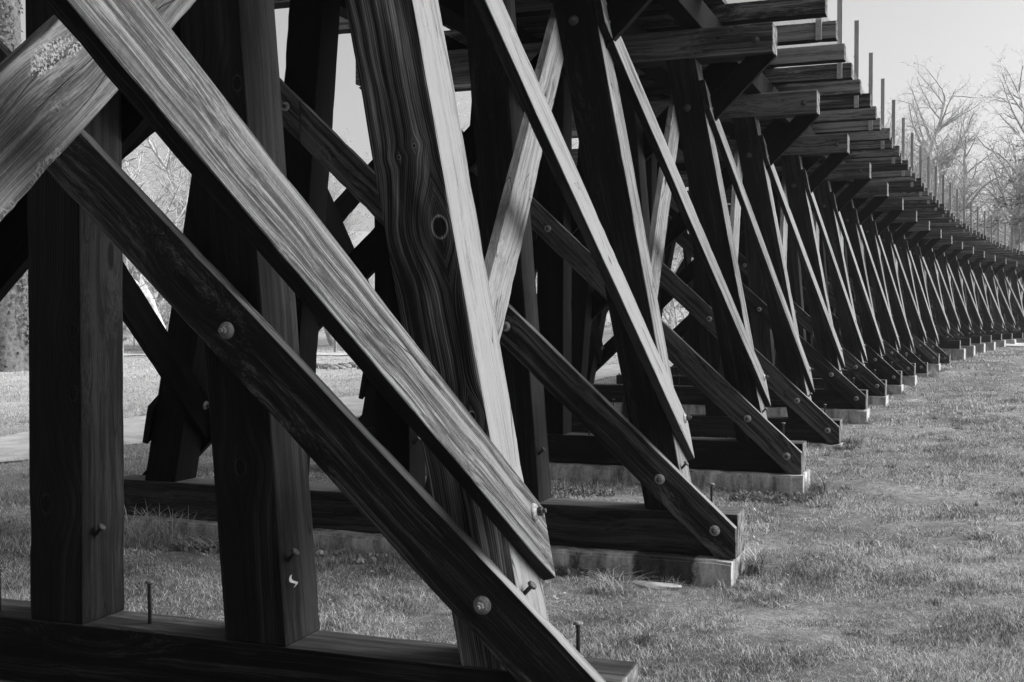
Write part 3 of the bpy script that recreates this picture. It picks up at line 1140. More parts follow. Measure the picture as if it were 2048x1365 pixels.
def blades(px, py, h, w, lean, base_z=None):
    """curved tapering blades: 2 quads + tip -> built as 5 triangles"""
    n = len(px)
    pz = gz(px, py) - 0.01 if base_z is None else base_z
    az = rng.uniform(0, 2 * np.pi, n)
    la = rng.uniform(0, 2 * np.pi, n)
    dx, dy = np.cos(az), np.sin(az)
    lx, ly = np.cos(la) * lean * h, np.sin(la) * lean * h
    V = np.zeros((n, 5, 3))
    def setv(j, f, wd):
        V[:, j, 0] = px + lx * f ** 2 + dx * w * wd
        V[:, j, 1] = py + ly * f ** 2 + dy * w * wd
        V[:, j, 2] = pz + h * f * (1 - 0.35 * lean * f)
    setv(0, 0, -0.5); setv(1, 0, 0.5); setv(2, 0.55, 0.42); setv(3, 0.55, -0.42); setv(4, 1.0, 0)
    F = np.array([[0, 1, 2], [0, 2, 3], [3, 2, 4]])
    F = (F[None] + (np.arange(n) * 5)[:, None, None]).reshape(-1, 3)
    return V.reshape(-1, 3), F


def grass_material():
    m, t, p, out = new_mat("grass_blades")
    geo = N(t, "ShaderNodeNewGeometry")
    n1 = N(t, "ShaderNodeTexNoise", Scale=1.7, Detail=7.0, Roughness=0.72)
    t.links.new(geo.outputs['Position'], n1.inputs['Vector'])
    s = math_n(t, 'ADD', math_n(t, 'MULTIPLY', n1.outputs[0], 0.9), math_n(t, 'MULTIPLY', geo.outputs['Random Per Island'], 0.45))
    col = ramp(t, s, [(0.42, 0.03), (0.64, 0.18), (0.88, 0.70)])
    col = meadow_sun_tint(t, geo, col)
    t.links.new(col, p.inputs['Base Color'])
    p.inputs['Roughness'].default_value = 0.6
    p.inputs['Specular IOR Level'].default_value = 0.25
    tr = N(t, "ShaderNodeBsdfTranslucent"); t.links.new(col, tr.inputs[0])
    mx = N(t, "ShaderNodeMixShader"); mx.inputs[0].default_value = 0.35
    t.links.new(p.outputs[0], mx.inputs[1]); t.links.new(tr.outputs[0], mx.inputs[2])
    t.links.new(mx.outputs[0], out.inputs[0])
    return m


M_GRASS = grass_material()


def noise2(x, y):
    return (np.sin(x * 1.7 + 1.3 * np.sin(y * 1.1)) * np.sin(y * 2.1 + 1.7 * np.sin(x * 0.9 + 2)) +
            0.6 * np.sin(x * 4.3 + 2 * np.sin(y * 3.1)) * np.sin(y * 5.2 + 1.5 * np.sin(x * 4.7)))


def build_grass():
    Vs = []; Fs = []; base = 0
    for (d0, d1, n, hh, ww) in ((3.6, 9, 380000, 0.042, 0.0032), (9, 18, 260000, 0.050, 0.0052), (18, 34, 140000, 0.06, 0.011), (34, 75, 90000, 0.08, 0.024)):
        y = np.sqrt(rng.uniform(d0 ** 2, d1 ** 2, n))
        x = y * rng.uniform(-0.52, 0.56, n) + rng.uniform(-0.8, 0.8, n)
        pdist = np.abs(path_dist(x, y)) * 0.86
        road = np.abs(y - (55 + 0.08 * x + 1.8)) < 2.0
        keep = (rng.uniform(size=n) < np.clip((pdist - 0.55) / 1.0, 0.03, 1)) & ~road
        nz = noise2(x, y)
        keep &= rng.uniform(size=n) < 0.86 + 0.12 * nz
        x, y, nz = x[keep], y[keep], nz[keep]
        h = hh * (0.6 + 0.9 * rng.uniform(size=len(x)) ** 2) * (1 + 0.35 * nz)
        h = np.clip(h, 0.015, 0.3)
        tuft = rng.uniform(size=len(x)) < 0.03
        h[tuft] *= 1.7
        V, F = blades(x, y, h, np.full(len(x), ww) * rng.uniform(0.7, 1.3, len(x)), rng.uniform(0.3, 1.15, len(x)))
        Vs.append(V); Fs.append(F + base); base += len(V)
    # darker, taller clumps scattered through the lawn and along the footings
    def clump(cx, cy, n, rad, hh, ww, ln=(0.3, 1.0)):
        r_ = rad * np.sqrt(rng.uniform(size=n)); a_ = rng.uniform(0, 6.283, n)
        return cx + r_ * np.cos(a_), cy + r_ * np.sin(a_), hh * rng.uniform(0.5, 1.2, n), np.full(n, ww), rng.uniform(*ln, n)
    CX = []
    nc = 1500
    cy_ = np.sqrt(rng.uniform(4.0 ** 2, 26 ** 2, nc)); cx_ = cy_ * rng.uniform(-0.48, 0.52, nc)
    for a, b in zip(cx_, cy_):
        if abs(float(path_dist(a, b))) < 1.5: continue
        CX.append(clump(a, b, int(rng.integers(25, 70)), rng.uniform(0.03, 0.10), rng.uniform(0.05, 0.10), 0.0035 if b < 9 else 0.006))
    for i in range(2, 16):
        o, ax, ay, zs = frame(i)
        for _ in range(60 if i < 6 else 34):
            u = rng.uniform(-5.5, 0.05); f = -0.17 - abs(rng.normal(0, 0.05)) if rng.uniform() < 0.85 else T + 0.2
            p = o + ax * u + ay * f
            CX.append(clump(p.x, p.y, int(rng.integers(12, 45)), 0.06, rng.uniform(0.06, 0.14), 0.004 if i < 5 else 0.008, (0.4, 1.3)))
        for _ in range(14):
            p = o + ax * (0.05 + abs(rng.normal(0, 0.05))) + ay * rng.uniform(-0.2, 0.5)
            CX.append(clump(p.x, p.y, 30, 0.05, rng.uniform(0.07, 0.15), 0.004 if i < 5 else 0.008, (0.4, 1.3)))
    parts_ = [np.concatenate(q) for q in zip(*CX)]
    V, F = blades(*parts_)
    Vs.append(V); Fs.append(F + base); base += len(V)
    me = seg_mesh("grass", np.concatenate(Vs), np.concatenate(Fs), [M_GRASS])
    o = bpy.data.objects.new("grass", me); link(o)
    tag(o, "short mown grass covering the ground beside and beneath the trestle", "grass", kind="stuff")


build_grass()


def leaf_litter():
    n = 5200
    y = np.sqrt(rng.uniform(3.8 ** 2, 30 ** 2, n)); x = y * rng.uniform(-0.48, 0.52, n)
    nz = noise2(x * 0.6 + 3, y * 0.6)
    under = (x - 0.40 * y) < -1.0
    k_ = rng.uniform(size=n) < np.where(under, 0.9, 0.22) * (0.6 + 0.4 * nz)
    x, y = x[k_], y[k_]; n = len(x)
    z = gz(x, y) + rng.uniform(0.005, 0.035, n)
    a = rng.uniform(0, 6.283, n); s = rng.uniform(0.006, 0.022, n)
    V = np.zeros((n, 4, 3)); tl = rng.uniform(-0.6, 0.6, (n, 2))
    for j, (p, q) in enumerate(((-1, 0), (0, 0.55), (1, 0), (0, -0.55))):
        V[:, j, 0] = x + s * (p * np.cos(a) - q * np.sin(a)); V[:, j, 1] = y + s * (p * np.sin(a) + q * np.cos(a))
        V[:, j, 2] = z + s * (p * tl[:, 0] + q * tl[:, 1])
    F = (np.array([[0, 1, 2, 3]])[None] + (np.arange(n) * 4)[:, None, None]).reshape(-1, 4)
    me = seg_mesh("leaf_litter", V.reshape(-1, 3), F, [M_DRY])
    o = bpy.data.objects.new("leaf_litter", me); link(o)
    tag(o, "scattered scraps of pale leaf litter lying in the grass", "leaf litter", kind="stuff")


leaf_litter()


def ray_ground(px, py):
    """ground point seen at a pixel of the 2048-wide photograph (used once, to survey positions)"""
    a = (px - 1024) / 2350; b = (682.5 - py) / 2350; th = 0.0199
    r = Vector((a, math.cos(th) + b * math.sin(th), -math.sin(th) + b * math.cos(th)))
    t = 1.0
    for _ in range(60):
        p = r * t
        g = float(gz(p.x, p.y)) - ZC
        t += (p.z - g) / max(0.05, -r.z) * 0.6 if r.z < 0 else 0
    p = r * t
    return p.x, p.y


def tuft(px, py, n, h, spread, label, w=0.0065, mat=None, lean=(0.5, 1.3), name="grass_tuft"):
    x0, y0 = ray_ground(px, py)
    r = spread * np.sqrt(rng.uniform(size=n)) * 0.5; a = rng.uniform(0, 2 * np.pi, n)
    x, y = x0 + r * np.cos(a), y0 + r * np.sin(a)
    h = h * rng.uniform(0.5, 1.15, n)
    ln = rng.uniform(lean[0], lean[1], n)
    az = rng.uniform(0, 2 * np.pi, n); la = rng.uniform(0, 2 * np.pi, n)
    seg = 6
    z0 = gz(x, y)
    V = np.zeros((n, seg * 2 + 1, 3)); cx, cy, cz = float(x0), float(y0), float(gz(x0, y0))
    for j in range(seg + 1):
        f = j / seg
        droop = f - 0.42 * ln * f ** 2.2
        qx = x + np.cos(la) * h * ln * f ** 1.7; qy = y + np.sin(la) * h * ln * f ** 1.7; qz = z0 + h * droop
        if j < seg:
            ww = w * (1 - f ** 2 * 0.7) * 0.5
            V[:, 2 * j] = np.stack([qx - np.sin(la) * ww - cx, qy + np.cos(la) * ww - cy, qz - cz], -1)
            V[:, 2 * j + 1] = np.stack([qx + np.sin(la) * ww - cx, qy - np.cos(la) * ww - cy, qz - cz], -1)
        else:
            V[:, 2 * seg] = np.stack([qx - cx, qy - cy, qz - cz], -1)
    T_ = []
    for j in range(seg - 1):
        a0 = 2 * j
        T_ += [[a0, a0 + 1, a0 + 3], [a0, a0 + 3, a0 + 2]]
    T_ += [[2 * seg - 2, 2 * seg - 1, 2 * seg]]
    F = (np.array(T_)[None] + (np.arange(n) * (2 * seg + 1))[:, None, None]).reshape(-1, 3)
    me = seg_mesh(name, V.reshape(-1, 3), F, [mat or M_TUFT])
    o = bpy.data.objects.new(name, me); link(o); o.location = (cx, cy, cz)
    tag(o, label, "grass tuft", "grass tufts around the footings")


TUFTS = [
    (1512, 1152, 230, 0.27, 0.12, "drooping tuft of long grass against the second bent's sill end"),
    (1640, 985, 150, 0.30, 0.20, "loose spiky grass tuft at the right end of the third footing"),
    (1628, 962, 110, 0.24, 0.12, "thin grass tuft tight against the third footing's corner"),
    (1708, 893, 200, 0.30, 0.22, "dark grass tuft at the fourth bent's sill end"),
    (1300, 1286, 70, 0.17, 0.16, "low spreading clump of broad blades in the lawn before the nearest sill end"),
    (1866, 752, 130, 0.34, 0.30, "dry straw-like tuft beside the ninth bent's sill end"),
    (1860, 870, 80, 0.08, 0.22, "small dark tuft alone in the lawn right of the fourth footing"),
    (1700, 1130, 60, 0.07, 0.16, "small dark tuft in the lawn right of the drooping tuft"),
    (1960, 1075, 90, 0.08, 0.25, "wide dark tuft in the lawn near the right edge"),
    (1540, 1215, 60, 0.06, 0.15, "short tuft in the lawn just in front of the drooping tuft"),
]
for q in TUFTS:
    tuft(*q)
tuft(310, 1086, 420, 0.36, 0.60, "tall tangle of dry grass against the second bent's sill, behind the nearest posts", w=0.005, mat=M_DRY)
tuft(415, 1096, 300, 0.22, 0.50, "flattened straw beside the tall dry grass, left of the slightly leaning post", w=0.005, mat=M_DRY, lean=(1.0, 1.7))
tuft(1225, 1185, 150, 0.22, 0.26, "pale heap of dead straw lying before the second footing", w=0.004, mat=M_DRY, lean=(1.0, 1.8))


def leafy(px, py, n, size, spread, label, mat, flat=0.5, name="weed"):
    x0, y0 = ray_ground(px, py)
    cz = float(gz(x0, y0))
    V = []; F = []
    for _ in range(n):
        r = spread * math.sqrt(random.random()) / 2; a = random.random() * 6.283
        x, y = r * math.cos(a) * 1.6, r * math.sin(a) * 0.7
        z = float(gz(x0 + x, y0 + y)) - cz + random.random() * size * flat * 1.6 + 0.006
        s = size * random.uniform(0.5, 1.1)
        d = Vector((random.uniform(-1, 1), random.uniform(-1, 1), random.uniform(-0.2, 0.7))).normalized()
        u = d.orthogonal().normalized(); u.rotate(Matrix.Rotation(random.random() * 6.28, 3, d))
        v = d.cross(u)
        b = len(V)
        shape = [(-0.5, 0, 0), (-0.2, 0.3, 0.06), (0.2, 0.26, 0.1), (0.55, 0, 0), (0.2, -0.26, 0.1), (-0.2, -0.3, 0.06)]
        for p, q, h in shape:
            c = Vector((x, y, z)) + u * p * s + v * q * s + d * h * s
            V.append(tuple(c))
        F.append((b, b + 1, b + 2, b + 3, b + 4, b + 5))
    me = bpy.data.meshes.new(name); me.from_pydata(V, [], F); me.materials.append(mat)
    o = bpy.data.objects.new(name, me); link(o); o.location = (x0, y0, cz)
    return o


for px, py, n, sz, sp, lab in ((1150, 1150, 320, 0.045, 0.32, "leafy weed patch at the left end of the second footing's visible face"),
                               (1390, 1162, 260, 0.04, 0.36, "leafy weed patch under the right half of the second footing"),
                               (1545, 1000, 380, 0.045, 0.55, "dark leafy weed patch along the foot of the third footing"),
                               (1150, 990, 200, 0.045, 0.5, "leafy litter and weeds at the third footing's left, beside the second bent's inner post"),
                               (400, 1104, 240, 0.045, 0.45, "leafy weeds below the straw, left of the slightly leaning near post")):
    tag(leafy(px, py, n, sz, sp, lab, M_WEED), lab, "weed", "low weeds at the footings")
for px, py, n, sz, sp, lab in ((650, 1112, 34, 0.07, 0.22, "curled pale dead leaves just right of the slightly leaning near post"),
                               (735, 1124, 26, 0.06, 0.25, "darker dead leaf litter before the second footing, under the low near plank"),):
    tag(leafy(px, py, n, sz, sp, lab, M_DRY, 0.3, "dead_leaves"), lab, "dead leaves")
for px, py, sz, lab in ((1718, 1268, 0.07, "curled dead leaf lying alone on the lawn at lower right"),
                        (1880, 1262, 0.05, "small dark dead leaf on the lawn, right of the larger curled leaf"),
                        (1508, 1024, 0.05, "pale leaf on the grass just behind the second bent's sill end"),
                        (1470, 1345, 0.05, "pale dead leaf on the lawn right of the nearest sill end"),
                        (1310, 1000, 0.06, "small pale leaf scrap on the grass between second and third bents"),
                        (1115, 1200, 0.05, "pale leaf under the tip of the bright near brace")):
    tag(leafy(px, py, 3, sz, 0.02, lab, M_DRY, 0.2, "dead_leaf"), lab, "dead leaf", "single dead leaves on the lawn")


def rock(name, px, py, size, label, cat, mat, flat=0.3, seed=0, group=None):
    x0, y0 = ray_ground(px, py)
    r = random.Random(seed)
    bm = bmesh.new()
    bmesh.ops.create_icosphere(bm, subdivisions=3, radius=1)
    ph = [r.uniform(0, 6) for _ in range(6)]
    for v in bm.verts:
        c = v.co
        d = 1 + 0.18 * math.sin(3 * c.x + ph[0]) * math.sin(2.6 * c.y + ph[1]) + 0.1 * math.sin(6 * c.z + ph[2] + 4 * c.x)
        v.co = Vector((c.x * size[0], c.y * size[1], c.z * size[2])) * d
    for f in bm.faces: f.smooth = True
    me = bpy.data.meshes.new(name); bm.to_mesh(me); bm.free(); me.materials.append(mat)
    o = bpy.data.objects.new(name, me); link(o)
    o.location = (x0, y0, float(gz(x0, y0)) + size[2] * 0.3)
    o.rotation_euler = (0, 0, r.uniform(-0.4, 0.1))
    tag(o, label, cat, group)
    return o


M_STONE = simple("pale_stone", 0.22, 0.5, 8, rough=0.9, bump=0.6)
M_STONED = simple("dark_stone", 0.06, 0.3, 6, rough=0.9, bump=0.8)
rock("flat_stone", 1310, 1174, (0.17, 0.08, 0.025), "pale flat stone lying in the grass before the stained footing", "stone", M_STONE, seed=3)
def curl():
    p = W(2, -1.497, -1.146, 0.06)
    _, ax, ay, _z = frame(2)
    V = []; F = []
    n = 10
    for a in range(n + 1):
        f = a / n
        c = Vector((0.008 + 0.010 * math.sin(f * 5), 0.012 * math.sin(f * 7), 0.055 * (f - 0.5)))
        wd = 0.006 * (0.5 + math.sin(f * 3.1))
        for sg in (-1, 1):
            V.append((c.x + sg * wd * 0.3, c.y + sg * wd, c.z))
    for a in range(n):
        F.append((2 * a, 2 * a + 1, 2 * a + 3, 2 * a + 2))
    me = bpy.data.meshes.new("curled_leaf"); me.from_pydata(V, [], F); me.materials.append(M_DRYW)
    o = bpy.data.objects.new("curled_leaf", me); link(o)
    h = PTS[2][2]
    o.matrix_basis = Matrix.Translation(p + ax * 0.012) @ Matrix.Rotation(-h, 4, 'Z') @ Matrix.Rotation(0.25, 4, 'X')
    tag(o, "small pale curled scrap stuck low on the slightly leaning near post", "leaf scrap")


M_DRYW = leafmat("pale_curl", 0.55, 0.7, 0.2)
curl()
# low line of stones across the far meadow
for j in range(16):
    px = 560 + j * 13
    rock("field_stone", px, 737 + 3 * math.sin(j), (0.22 + 0.1 * random.random(), 0.15, 0.10 + 0.05 * random.random()),
         "field stone %s of the low stone line" % ("at the far left end" if j == 0 else "at the right end" if j == 15 else "%s from the left end" % NUMW[j + 1]),
         "stone", M_STONED, seed=20 + j, group="low line of field stones beyond the path")

# ------------------------------------------------------------------ trees
def tube_branches(segs, sides_fn):
    """segs: list of (p0, p1, r0, r1) ; returns V,F(quads)"""
    V = []; F = []
    for p0, p1, r0, r1 in segs:
        d = (p1 - p0)
        if d.length < 1e-6: continue
        n = sides_fn(r0)
        dn = d.normalized(); u = dn.orthogonal().normalized(); v = dn.cross(u)
        b = len(V)
        for (p, r) in ((p0, r0), (p1, r1)):
            for k in range(n):
                a = 2 * math.pi * k / n
                V.append(tuple(p + (u * math.cos(a) + v * math.sin(a)) * r))
        for k in range(n):
            F.append((b + k, b + (k + 1) % n, b + n + (k + 1) % n, b + n + k))
    return V, F


def grow_tree(seed, height, r0, trunk_frac, levels, spread, leaf_n, leaf_s, lean=0.0, twig_r=0.006, pale=True):
    r = random.Random(seed)
    trunk = []; crown = []; tips = []
    def rv(s):
        return Vector((r.gauss(0, s), r.gauss(0, s), r.gauss(0, s)))
    def branch(p, d, L, rad, lev):
        n = max(3, int(L / (0.5 if lev < 2 else 0.22)))
        if lev >= 3: n = min(n, 5)
        step = L / n
        pr = rad
        for k in range(n):
            d = (d + rv(0.10 + 0.05 * lev) + Vector((0, 0, 0.04 if lev < 3 else 0.0))).normalized()
            q = p + d * step
            nr = max(twig_r * 0.5, rad * (1 - 0.75 * (k + 1) / n)) if lev > 0 else rad * (1 - 0.72 * (k + 1) / n)
            (trunk if lev == 0 else crown).append((p.copy(), q.copy(), pr, nr))
            if lev >= 2: tips.append((q.copy(), d.copy()))
            f = (k + 1) / n
            if lev < levels and (lev > 0 or f > trunk_frac):
                nb = r.choice((1, 2, 2)) if lev == 0 else r.choice((1, 1, 2))
                for _ in range(nb):
                    s = d.orthogonal().normalized(); s.rotate(Matrix.Rotation(r.random() * 6.28, 3, d))
                    bd = (d * r.uniform(0.5, 0.9) + s * spread * r.uniform(0.6, 1.1)).normalized()
                    bl = L * r.uniform(0.32, 0.55) * (1 - 0.45 * f) if lev > 0 else height * r.uniform(0.28, 0.45) * (1.15 - 0.7 * f)
                    branch(q, bd, bl, max(twig_r, nr * r.uniform(0.45, 0.7)), lev + 1)
            p, pr = q, nr
    branch(Vector((0, 0, -0.2)), Vector((lean, r.uniform(-0.1, 0.1), 1)).normalized(), height, r0, 0)
    sides = lambda rr: 10 if rr > 0.15 else (6 if rr > 0.03 else 3)
    tv, tf = tube_branches(trunk, sides)
    cv, cf = tube_branches(crown, sides)
    LV = []; LF = []
    r.shuffle(tips)
    for j in range(leaf_n):
        p, d = tips[j % len(tips)]
        c = p + rv(0.10)
        u = rv(1).normalized(); v = u.orthogonal().normalized()
        s = leaf_s * r.uniform(0.5, 1.3)
        b = len(LV)
        LV += [tuple(c - u * s), tuple(c + v * s * 0.6), tuple(c + u * s), tuple(c - v * s * 0.6)]
        LF.append((b, b + 1, b + 2, b + 3))
    def mk(nm, V, F, m):
        me = bpy.data.meshes.new(nm); me.from_pydata(V, [], F); me.materials.append(m)
        for p in me.polygons: p.use_smooth = True
        return me
    return (mk("trunk", tv, tf, M_BARK), mk("branches", cv, cf, M_BARK), mk("foliage", LV, LF, M_BUD))


KINDS = [grow_tree(1, 13, 0.26, 0.22, 4, 1.0, 3200, 0.04),
         grow_tree(5, 15, 0.30, 0.30, 4, 0.85, 2800, 0.04),
         grow_tree(9, 11, 0.18, 0.12, 4, 1.15, 4200, 0.045, lean=0.15),
         grow_tree(13, 14, 0.22, 0.25, 4, 0.9, 1800, 0.04, lean=-0.1)]
SHRUB = [grow_tree(31, 3.4, 0.05, 0.05, 3, 1.3, 2600, 0.05, twig_r=0.007), grow_tree(37, 4.2, 0.06, 0.05, 3, 1.2, 1200, 0.045, twig_r=0.008)]


def plant(kinds, idx, x, y, s, rz, name, label, cat, group):
    e = bpy.data.objects.new(name, None); link(e)
    e.location = (x, y, float(gz(x, y)) - 0.05); e.rotation_euler = (0, 0, rz); e.scale = (s, s, s)
    tag(e, label, cat, group)
    for nm, me in zip(("trunk", "branches", "foliage"), kinds[idx]):
        link(bpy.data.objects.new(nm, me), e)
    return e


def px2x(px, y): return (px - 1024) / 2350 * y


TREES = []
r = random.Random(4)
# right-hand trees beyond the curve of the trestle
for j, (px, y, s, kd) in enumerate([(1690, 100, 1.5, 2), (1725, 84, 1.25, 2), (1775, 96, 1.35, 1), (1830, 84, 1.15, 0), (1875, 98, 1.3, 3), (1745, 78, 1.15, 0), (1800, 92, 1.45, 2), (1850, 105, 1.15, 1), (1900, 82, 1.12, 3), (1945, 96, 1.2, 0),
                                     (1990, 86, 1.3, 1), (2040, 92, 1.25, 2), (1700, 110, 1.2, 2), (1880, 125, 1.3, 2), (1960, 120, 1.35, 2), (2090, 88, 1.2, 0), (2020, 118, 1.4, 0)]):
    TREES.append((px2x(px, y), y, s, kd, "r"))
# trees on the left, beyond the path and meadow
for j, (px, y, s, kd) in enumerate([(-130, 46, 1.0, 0), (110, 52, 1.0, 2), (230, 46, 0.9, 1), (300, 63, 1.05, 2), (340, 52, 1.0, 0), (400, 70, 1.1, 3),
                                     (480, 60, 1.0, 2), (560, 66, 1.05, 1), (600, 74, 1.1, 2), (668, 72, 1.0, 0), (720, 64, 1.0, 2), (780, 76, 1.1, 1), (860, 70, 1.05, 2),
                                     (940, 80, 1.1, 0), (1020, 74, 1.0, 3), (1110, 84, 1.1, 2), (1190, 78, 1.05, 1), (1260, 88, 1.1, 0), (1340, 82, 1.05, 2), (1420, 92, 1.1, 3),
                                     (1520, 96, 1.1, 2), (1620, 100, 1.15, 1), (180, 85, 1.2, 0), (420, 92, 1.2, 2), (640, 96, 1.2, 0), (880, 100, 1.2, 2), (-20, 70, 1.2, 2)]):
    TREES.append((px2x(px, y), y, s, kd, "l"))
side_words = {"l": "behind the trestle across the meadow", "r": "beyond the curve at right"}
cnt = {"l": 0, "r": 0}
order = sorted(range(len(TREES)), key=lambda q: (TREES[q][4], TREES[q][0] / TREES[q][1]))
rank = {q: n for n, q in enumerate([o_ for o_ in order if TREES[o_][4] == "l"])}
rank.update({q: n for n, q in enumerate([o_ for o_ in order if TREES[o_][4] == "r"])})
kindw = ["broad bare tree", "tall upright bare tree", "low spreading budding tree", "thin sparse bare tree"]
NW2 = NUMW[1:] + ["twenty-third", "twenty-fourth", "twenty-fifth", "twenty-sixth", "twenty-seventh", "twenty-eighth", "twenty-ninth", "thirtieth"]
for q, (x, y, s, kd, sd) in enumerate(TREES):
    rk = rank[q]
    lab = "%s %s, %s from left" % (kindw[kd], side_words[sd], NW2[rk])
    plant(KINDS, kd, x, y, s, r.random() * 6.28, "bare_tree", lab, "tree", "hazy bare trees " + side_words[sd])
# undergrowth
SH = []
for j in range(30):
    px = 60 + j * 52 + r.uniform(-14, 14); y = r.uniform(60, 72)
    SH.append((px, y))
for j, (px, y) in enumerate(SH):
    rkk = NW2[j] if j < len(NW2) else "last"
    plant(SHRUB, j % 2, px2x(px, y), y, r.uniform(0.8, 1.3), r.random() * 6.28, "shrub",
          "tangled pale shrub under the far trees, %s from the left" % rkk, "shrub", "tangled shrubs under the far trees")


def big_ivy_tree():
    """large ivy-clad trunk at the left edge"""
    x, y = px2x(2, 40), 40.0
    e = bpy.data.objects.new("ivy_clad_tree", None); link(e)
    e.location = (x, y, float(gz(x, y)) - 0.1)
    tag(e, "thick ivy-clad tree trunk at the far left edge behind the nearest bent", "tree")
    V = []; F = []
    nz, ns = 60, 28
    rr = random.Random(8)
    for a in range(nz + 1):
        z = a / nz * 15
        rad = 0.86 + 0.45 * math.exp(-z * 1.3) - 0.018 * z
        for k in range(ns):
            an = 2 * math.pi * k / ns
            rd = rad * (1 + 0.07 * math.sin(5 * an + z * 0.4) + 0.04 * math.sin(11 * an + z * 1.3) + rr.uniform(-0.012, 0.012))
            V.append((rd * math.cos(an), rd * math.sin(an), z))
    for a in range(nz):
        for k in range(ns):
            F.append((a * ns + k, a * ns + (k + 1) % ns, (a + 1) * ns + (k + 1) % ns, (a + 1) * ns + k))
    me = bpy.data.meshes.new("trunk"); me.from_pydata(V, [], F); me.materials.append(M_BARKD)
    for p in me.polygons: p.use_smooth = True
    link(bpy.data.objects.new("trunk", me), e)
    LV = []; LF = []
    for _ in range(9000):
        z = rr.random() ** 1.2 * 13; an = rr.random() * 6.283
        if math.sin(3 * an + z * 0.9) + rr.gauss(0, 0.7) < 0.1: continue
        rad = 0.86 + 0.45 * math.exp(-z * 1.3) - 0.018 * z + rr.uniform(0.02, 0.13)
        c = Vector((rad * math.cos(an), rad * math.sin(an), z))
        nrm = (Vector((math.cos(an), math.sin(an), 0.5)) + Vector((rr.gauss(0, .4), rr.gauss(0, .4), rr.gauss(0, .4)))).normalized()
        u = nrm.orthogonal().normalized(); v = nrm.cross(u); s = rr.uniform(0.03, 0.07)
        b = len(LV)
        LV += [tuple(c - u * s), tuple(c + v * s), tuple(c + u * s), tuple(c - v * s)]
        LF.append((b, b + 1, b + 2, b + 3))
    me = bpy.data.meshes.new("ivy"); me.from_pydata(LV, [], LF); me.materials.append(M_IVY)
    link(bpy.data.objects.new("ivy", me), e)


big_ivy_tree()


def evergreen(px, y, h, label):
    rr = random.Random(3)
    x = px2x(px, y)
    e = bpy.data.objects.new("evergreen_tree", None); link(e)
    e.location = (x, y, float(gz(x, y)) - 0.1); tag(e, label, "tree")
    segs = []; LV = []; LF = []
    for a in range(20):
        segs.append((Vector((0, 0, a / 20 * h)), Vector((0, 0, (a + 1) / 20 * h)), 0.28 * (1 - a / 21), 0.28 * (1 - (a + 1) / 21)))
    tv, tf = tube_branches(segs, lambda q: 8)
    bs = []
    for _ in range(110):
        z = rr.uniform(0.35, 0.98) * h; an = rr.random() * 6.283; L = (1.1 - z / h) * 6.5 * rr.uniform(0.5, 1.1) + 0.4
        p = Vector((0, 0, z)); d = Vector((math.cos(an), math.sin(an), 0.15))
        n = 6
        for k in range(n):
            q = p + d * (L / n); bs.append((p.copy(), q.copy(), 0.04 * (1 - k / 7), 0.04 * (1 - (k + 1) / 7)))
            d = (d + Vector((rr.gauss(0, .15), rr.gauss(0, .15), -0.06))).normalized()
            if k > 0:
                for _ in range(46):
                    c = q + Vector((rr.gauss(0, .26), rr.gauss(0, .26), rr.gauss(0, .12)))
                    u = Vector((rr.gauss(0, 1), rr.gauss(0, 1), rr.gauss(0, 0.6))).normalized(); v = u.orthogonal().normalized()
                    s = rr.uniform(0.08, 0.16); b = len(LV)
                    LV += [tuple(c - u * s), tuple(c + v * s * .16), tuple(c + u * s), tuple(c - v * s * .16)]
                    LF.append((b, b + 1, b + 2, b + 3))
            p = q
    bv, bf = tube_branches(bs, lambda q: 4)
    for nm, V, F, m in (("trunk", tv, tf, M_BARKD), ("branches", bv, bf, M_BARKD), ("needles", LV, LF, M_EVER)):
        me = bpy.data.meshes.new(nm); me.from_pydata(V, [], F); me.materials.append(m)
        link(bpy.data.objects.new(nm, me), e)


evergreen(2165, 62, 17, "dark evergreen reaching in from the right edge above the bare trees")


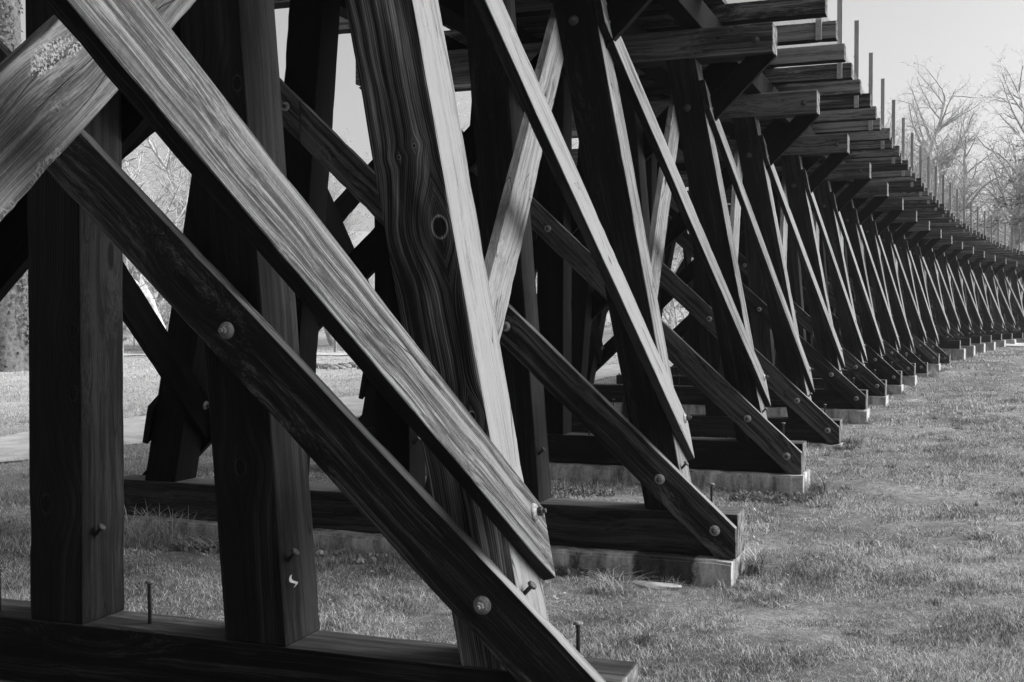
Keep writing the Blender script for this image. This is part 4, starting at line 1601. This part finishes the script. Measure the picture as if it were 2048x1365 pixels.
# far fence line
def fence():
    e = bpy.data.objects.new("wire_fence", None); link(e)
    e.location = (-18, 60, float(gz(-18, 60)))
    tag(e, "thin post and wire fence across the meadow below the far trees", "fence")
    for j in range(14):
        x = -30 + j * 4.2; y = 60.5 + 0.08 * x
        z = float(gz(x, y))
        m = Matrix.Translation(e.location)
        timber("fence_post", e, m, Vector((x, y, z - 0.2)), Vector((x, y, z + 1.25)), Vector((1, 0, 0)), 0.13, 0.13, Vector((1, 0, 0)), kind='rail', bevel=0.01)
    V = []; F = []
    for hh in (0.4, 0.75, 1.1):
        for j in range(13):
            x = -30 + j * 4.2; y = 60.5 + 0.08 * x; x2 = x + 4.2; y2 = 60.5 + 0.08 * x2
            p = Vector((x, y - 0.08, float(gz(x, y)) + hh)) - e.location; q = Vector((x2, y2 - 0.08, float(gz(x2, y2)) + hh)) - e.location
            b = len(V)
            for pt in (p, q):
                V += [tuple(pt + Vector((0, 0, 0.008))), tuple(pt + Vector((0, 0.008, -0.006))), tuple(pt + Vector((0, -0.008, -0.006)))]
            F += [(b, b + 1, b + 4, b + 3), (b + 1, b + 2, b + 5, b + 4), (b + 2, b, b + 3, b + 5)]
    me = bpy.data.meshes.new("fence_wire"); me.from_pydata(V, [], F); me.materials.append(M_WIRE)
    link(bpy.data.objects.new("fence_wire", me), e)


fence()


# ------------------------------------------------------------------ haze
def haze():
    bm = bmesh.new()
    bmesh.ops.create_cube(bm, size=1.0)
    me = bpy.data.meshes.new("haze"); bm.to_mesh(me); bm.free()
    m = bpy.data.materials.new("thin_haze"); m.use_nodes = True
    t = m.node_tree
    for n in list(t.nodes): t.nodes.remove(n)
    out = t.nodes.new("ShaderNodeOutputMaterial")
    v = t.nodes.new("ShaderNodeVolumePrincipled")
    v.inputs['Color'].default_value = (0.9, 0.9, 0.9, 1)
    v.inputs['Density'].default_value = 0.0004
    v.inputs['Anisotropy'].default_value = 0.3
    t.links.new(v.outputs[0], out.inputs['Volume'])
    me.materials.append(m)
    o = bpy.data.objects.new("haze", me); link(o)
    o.scale = (1500, 900, 60); o.location = (0, 320, 26)
    tag(o, "thin pale haze over the meadow and far trees", "haze", kind="stuff")


HAZE = True
if HAZE:
    haze()
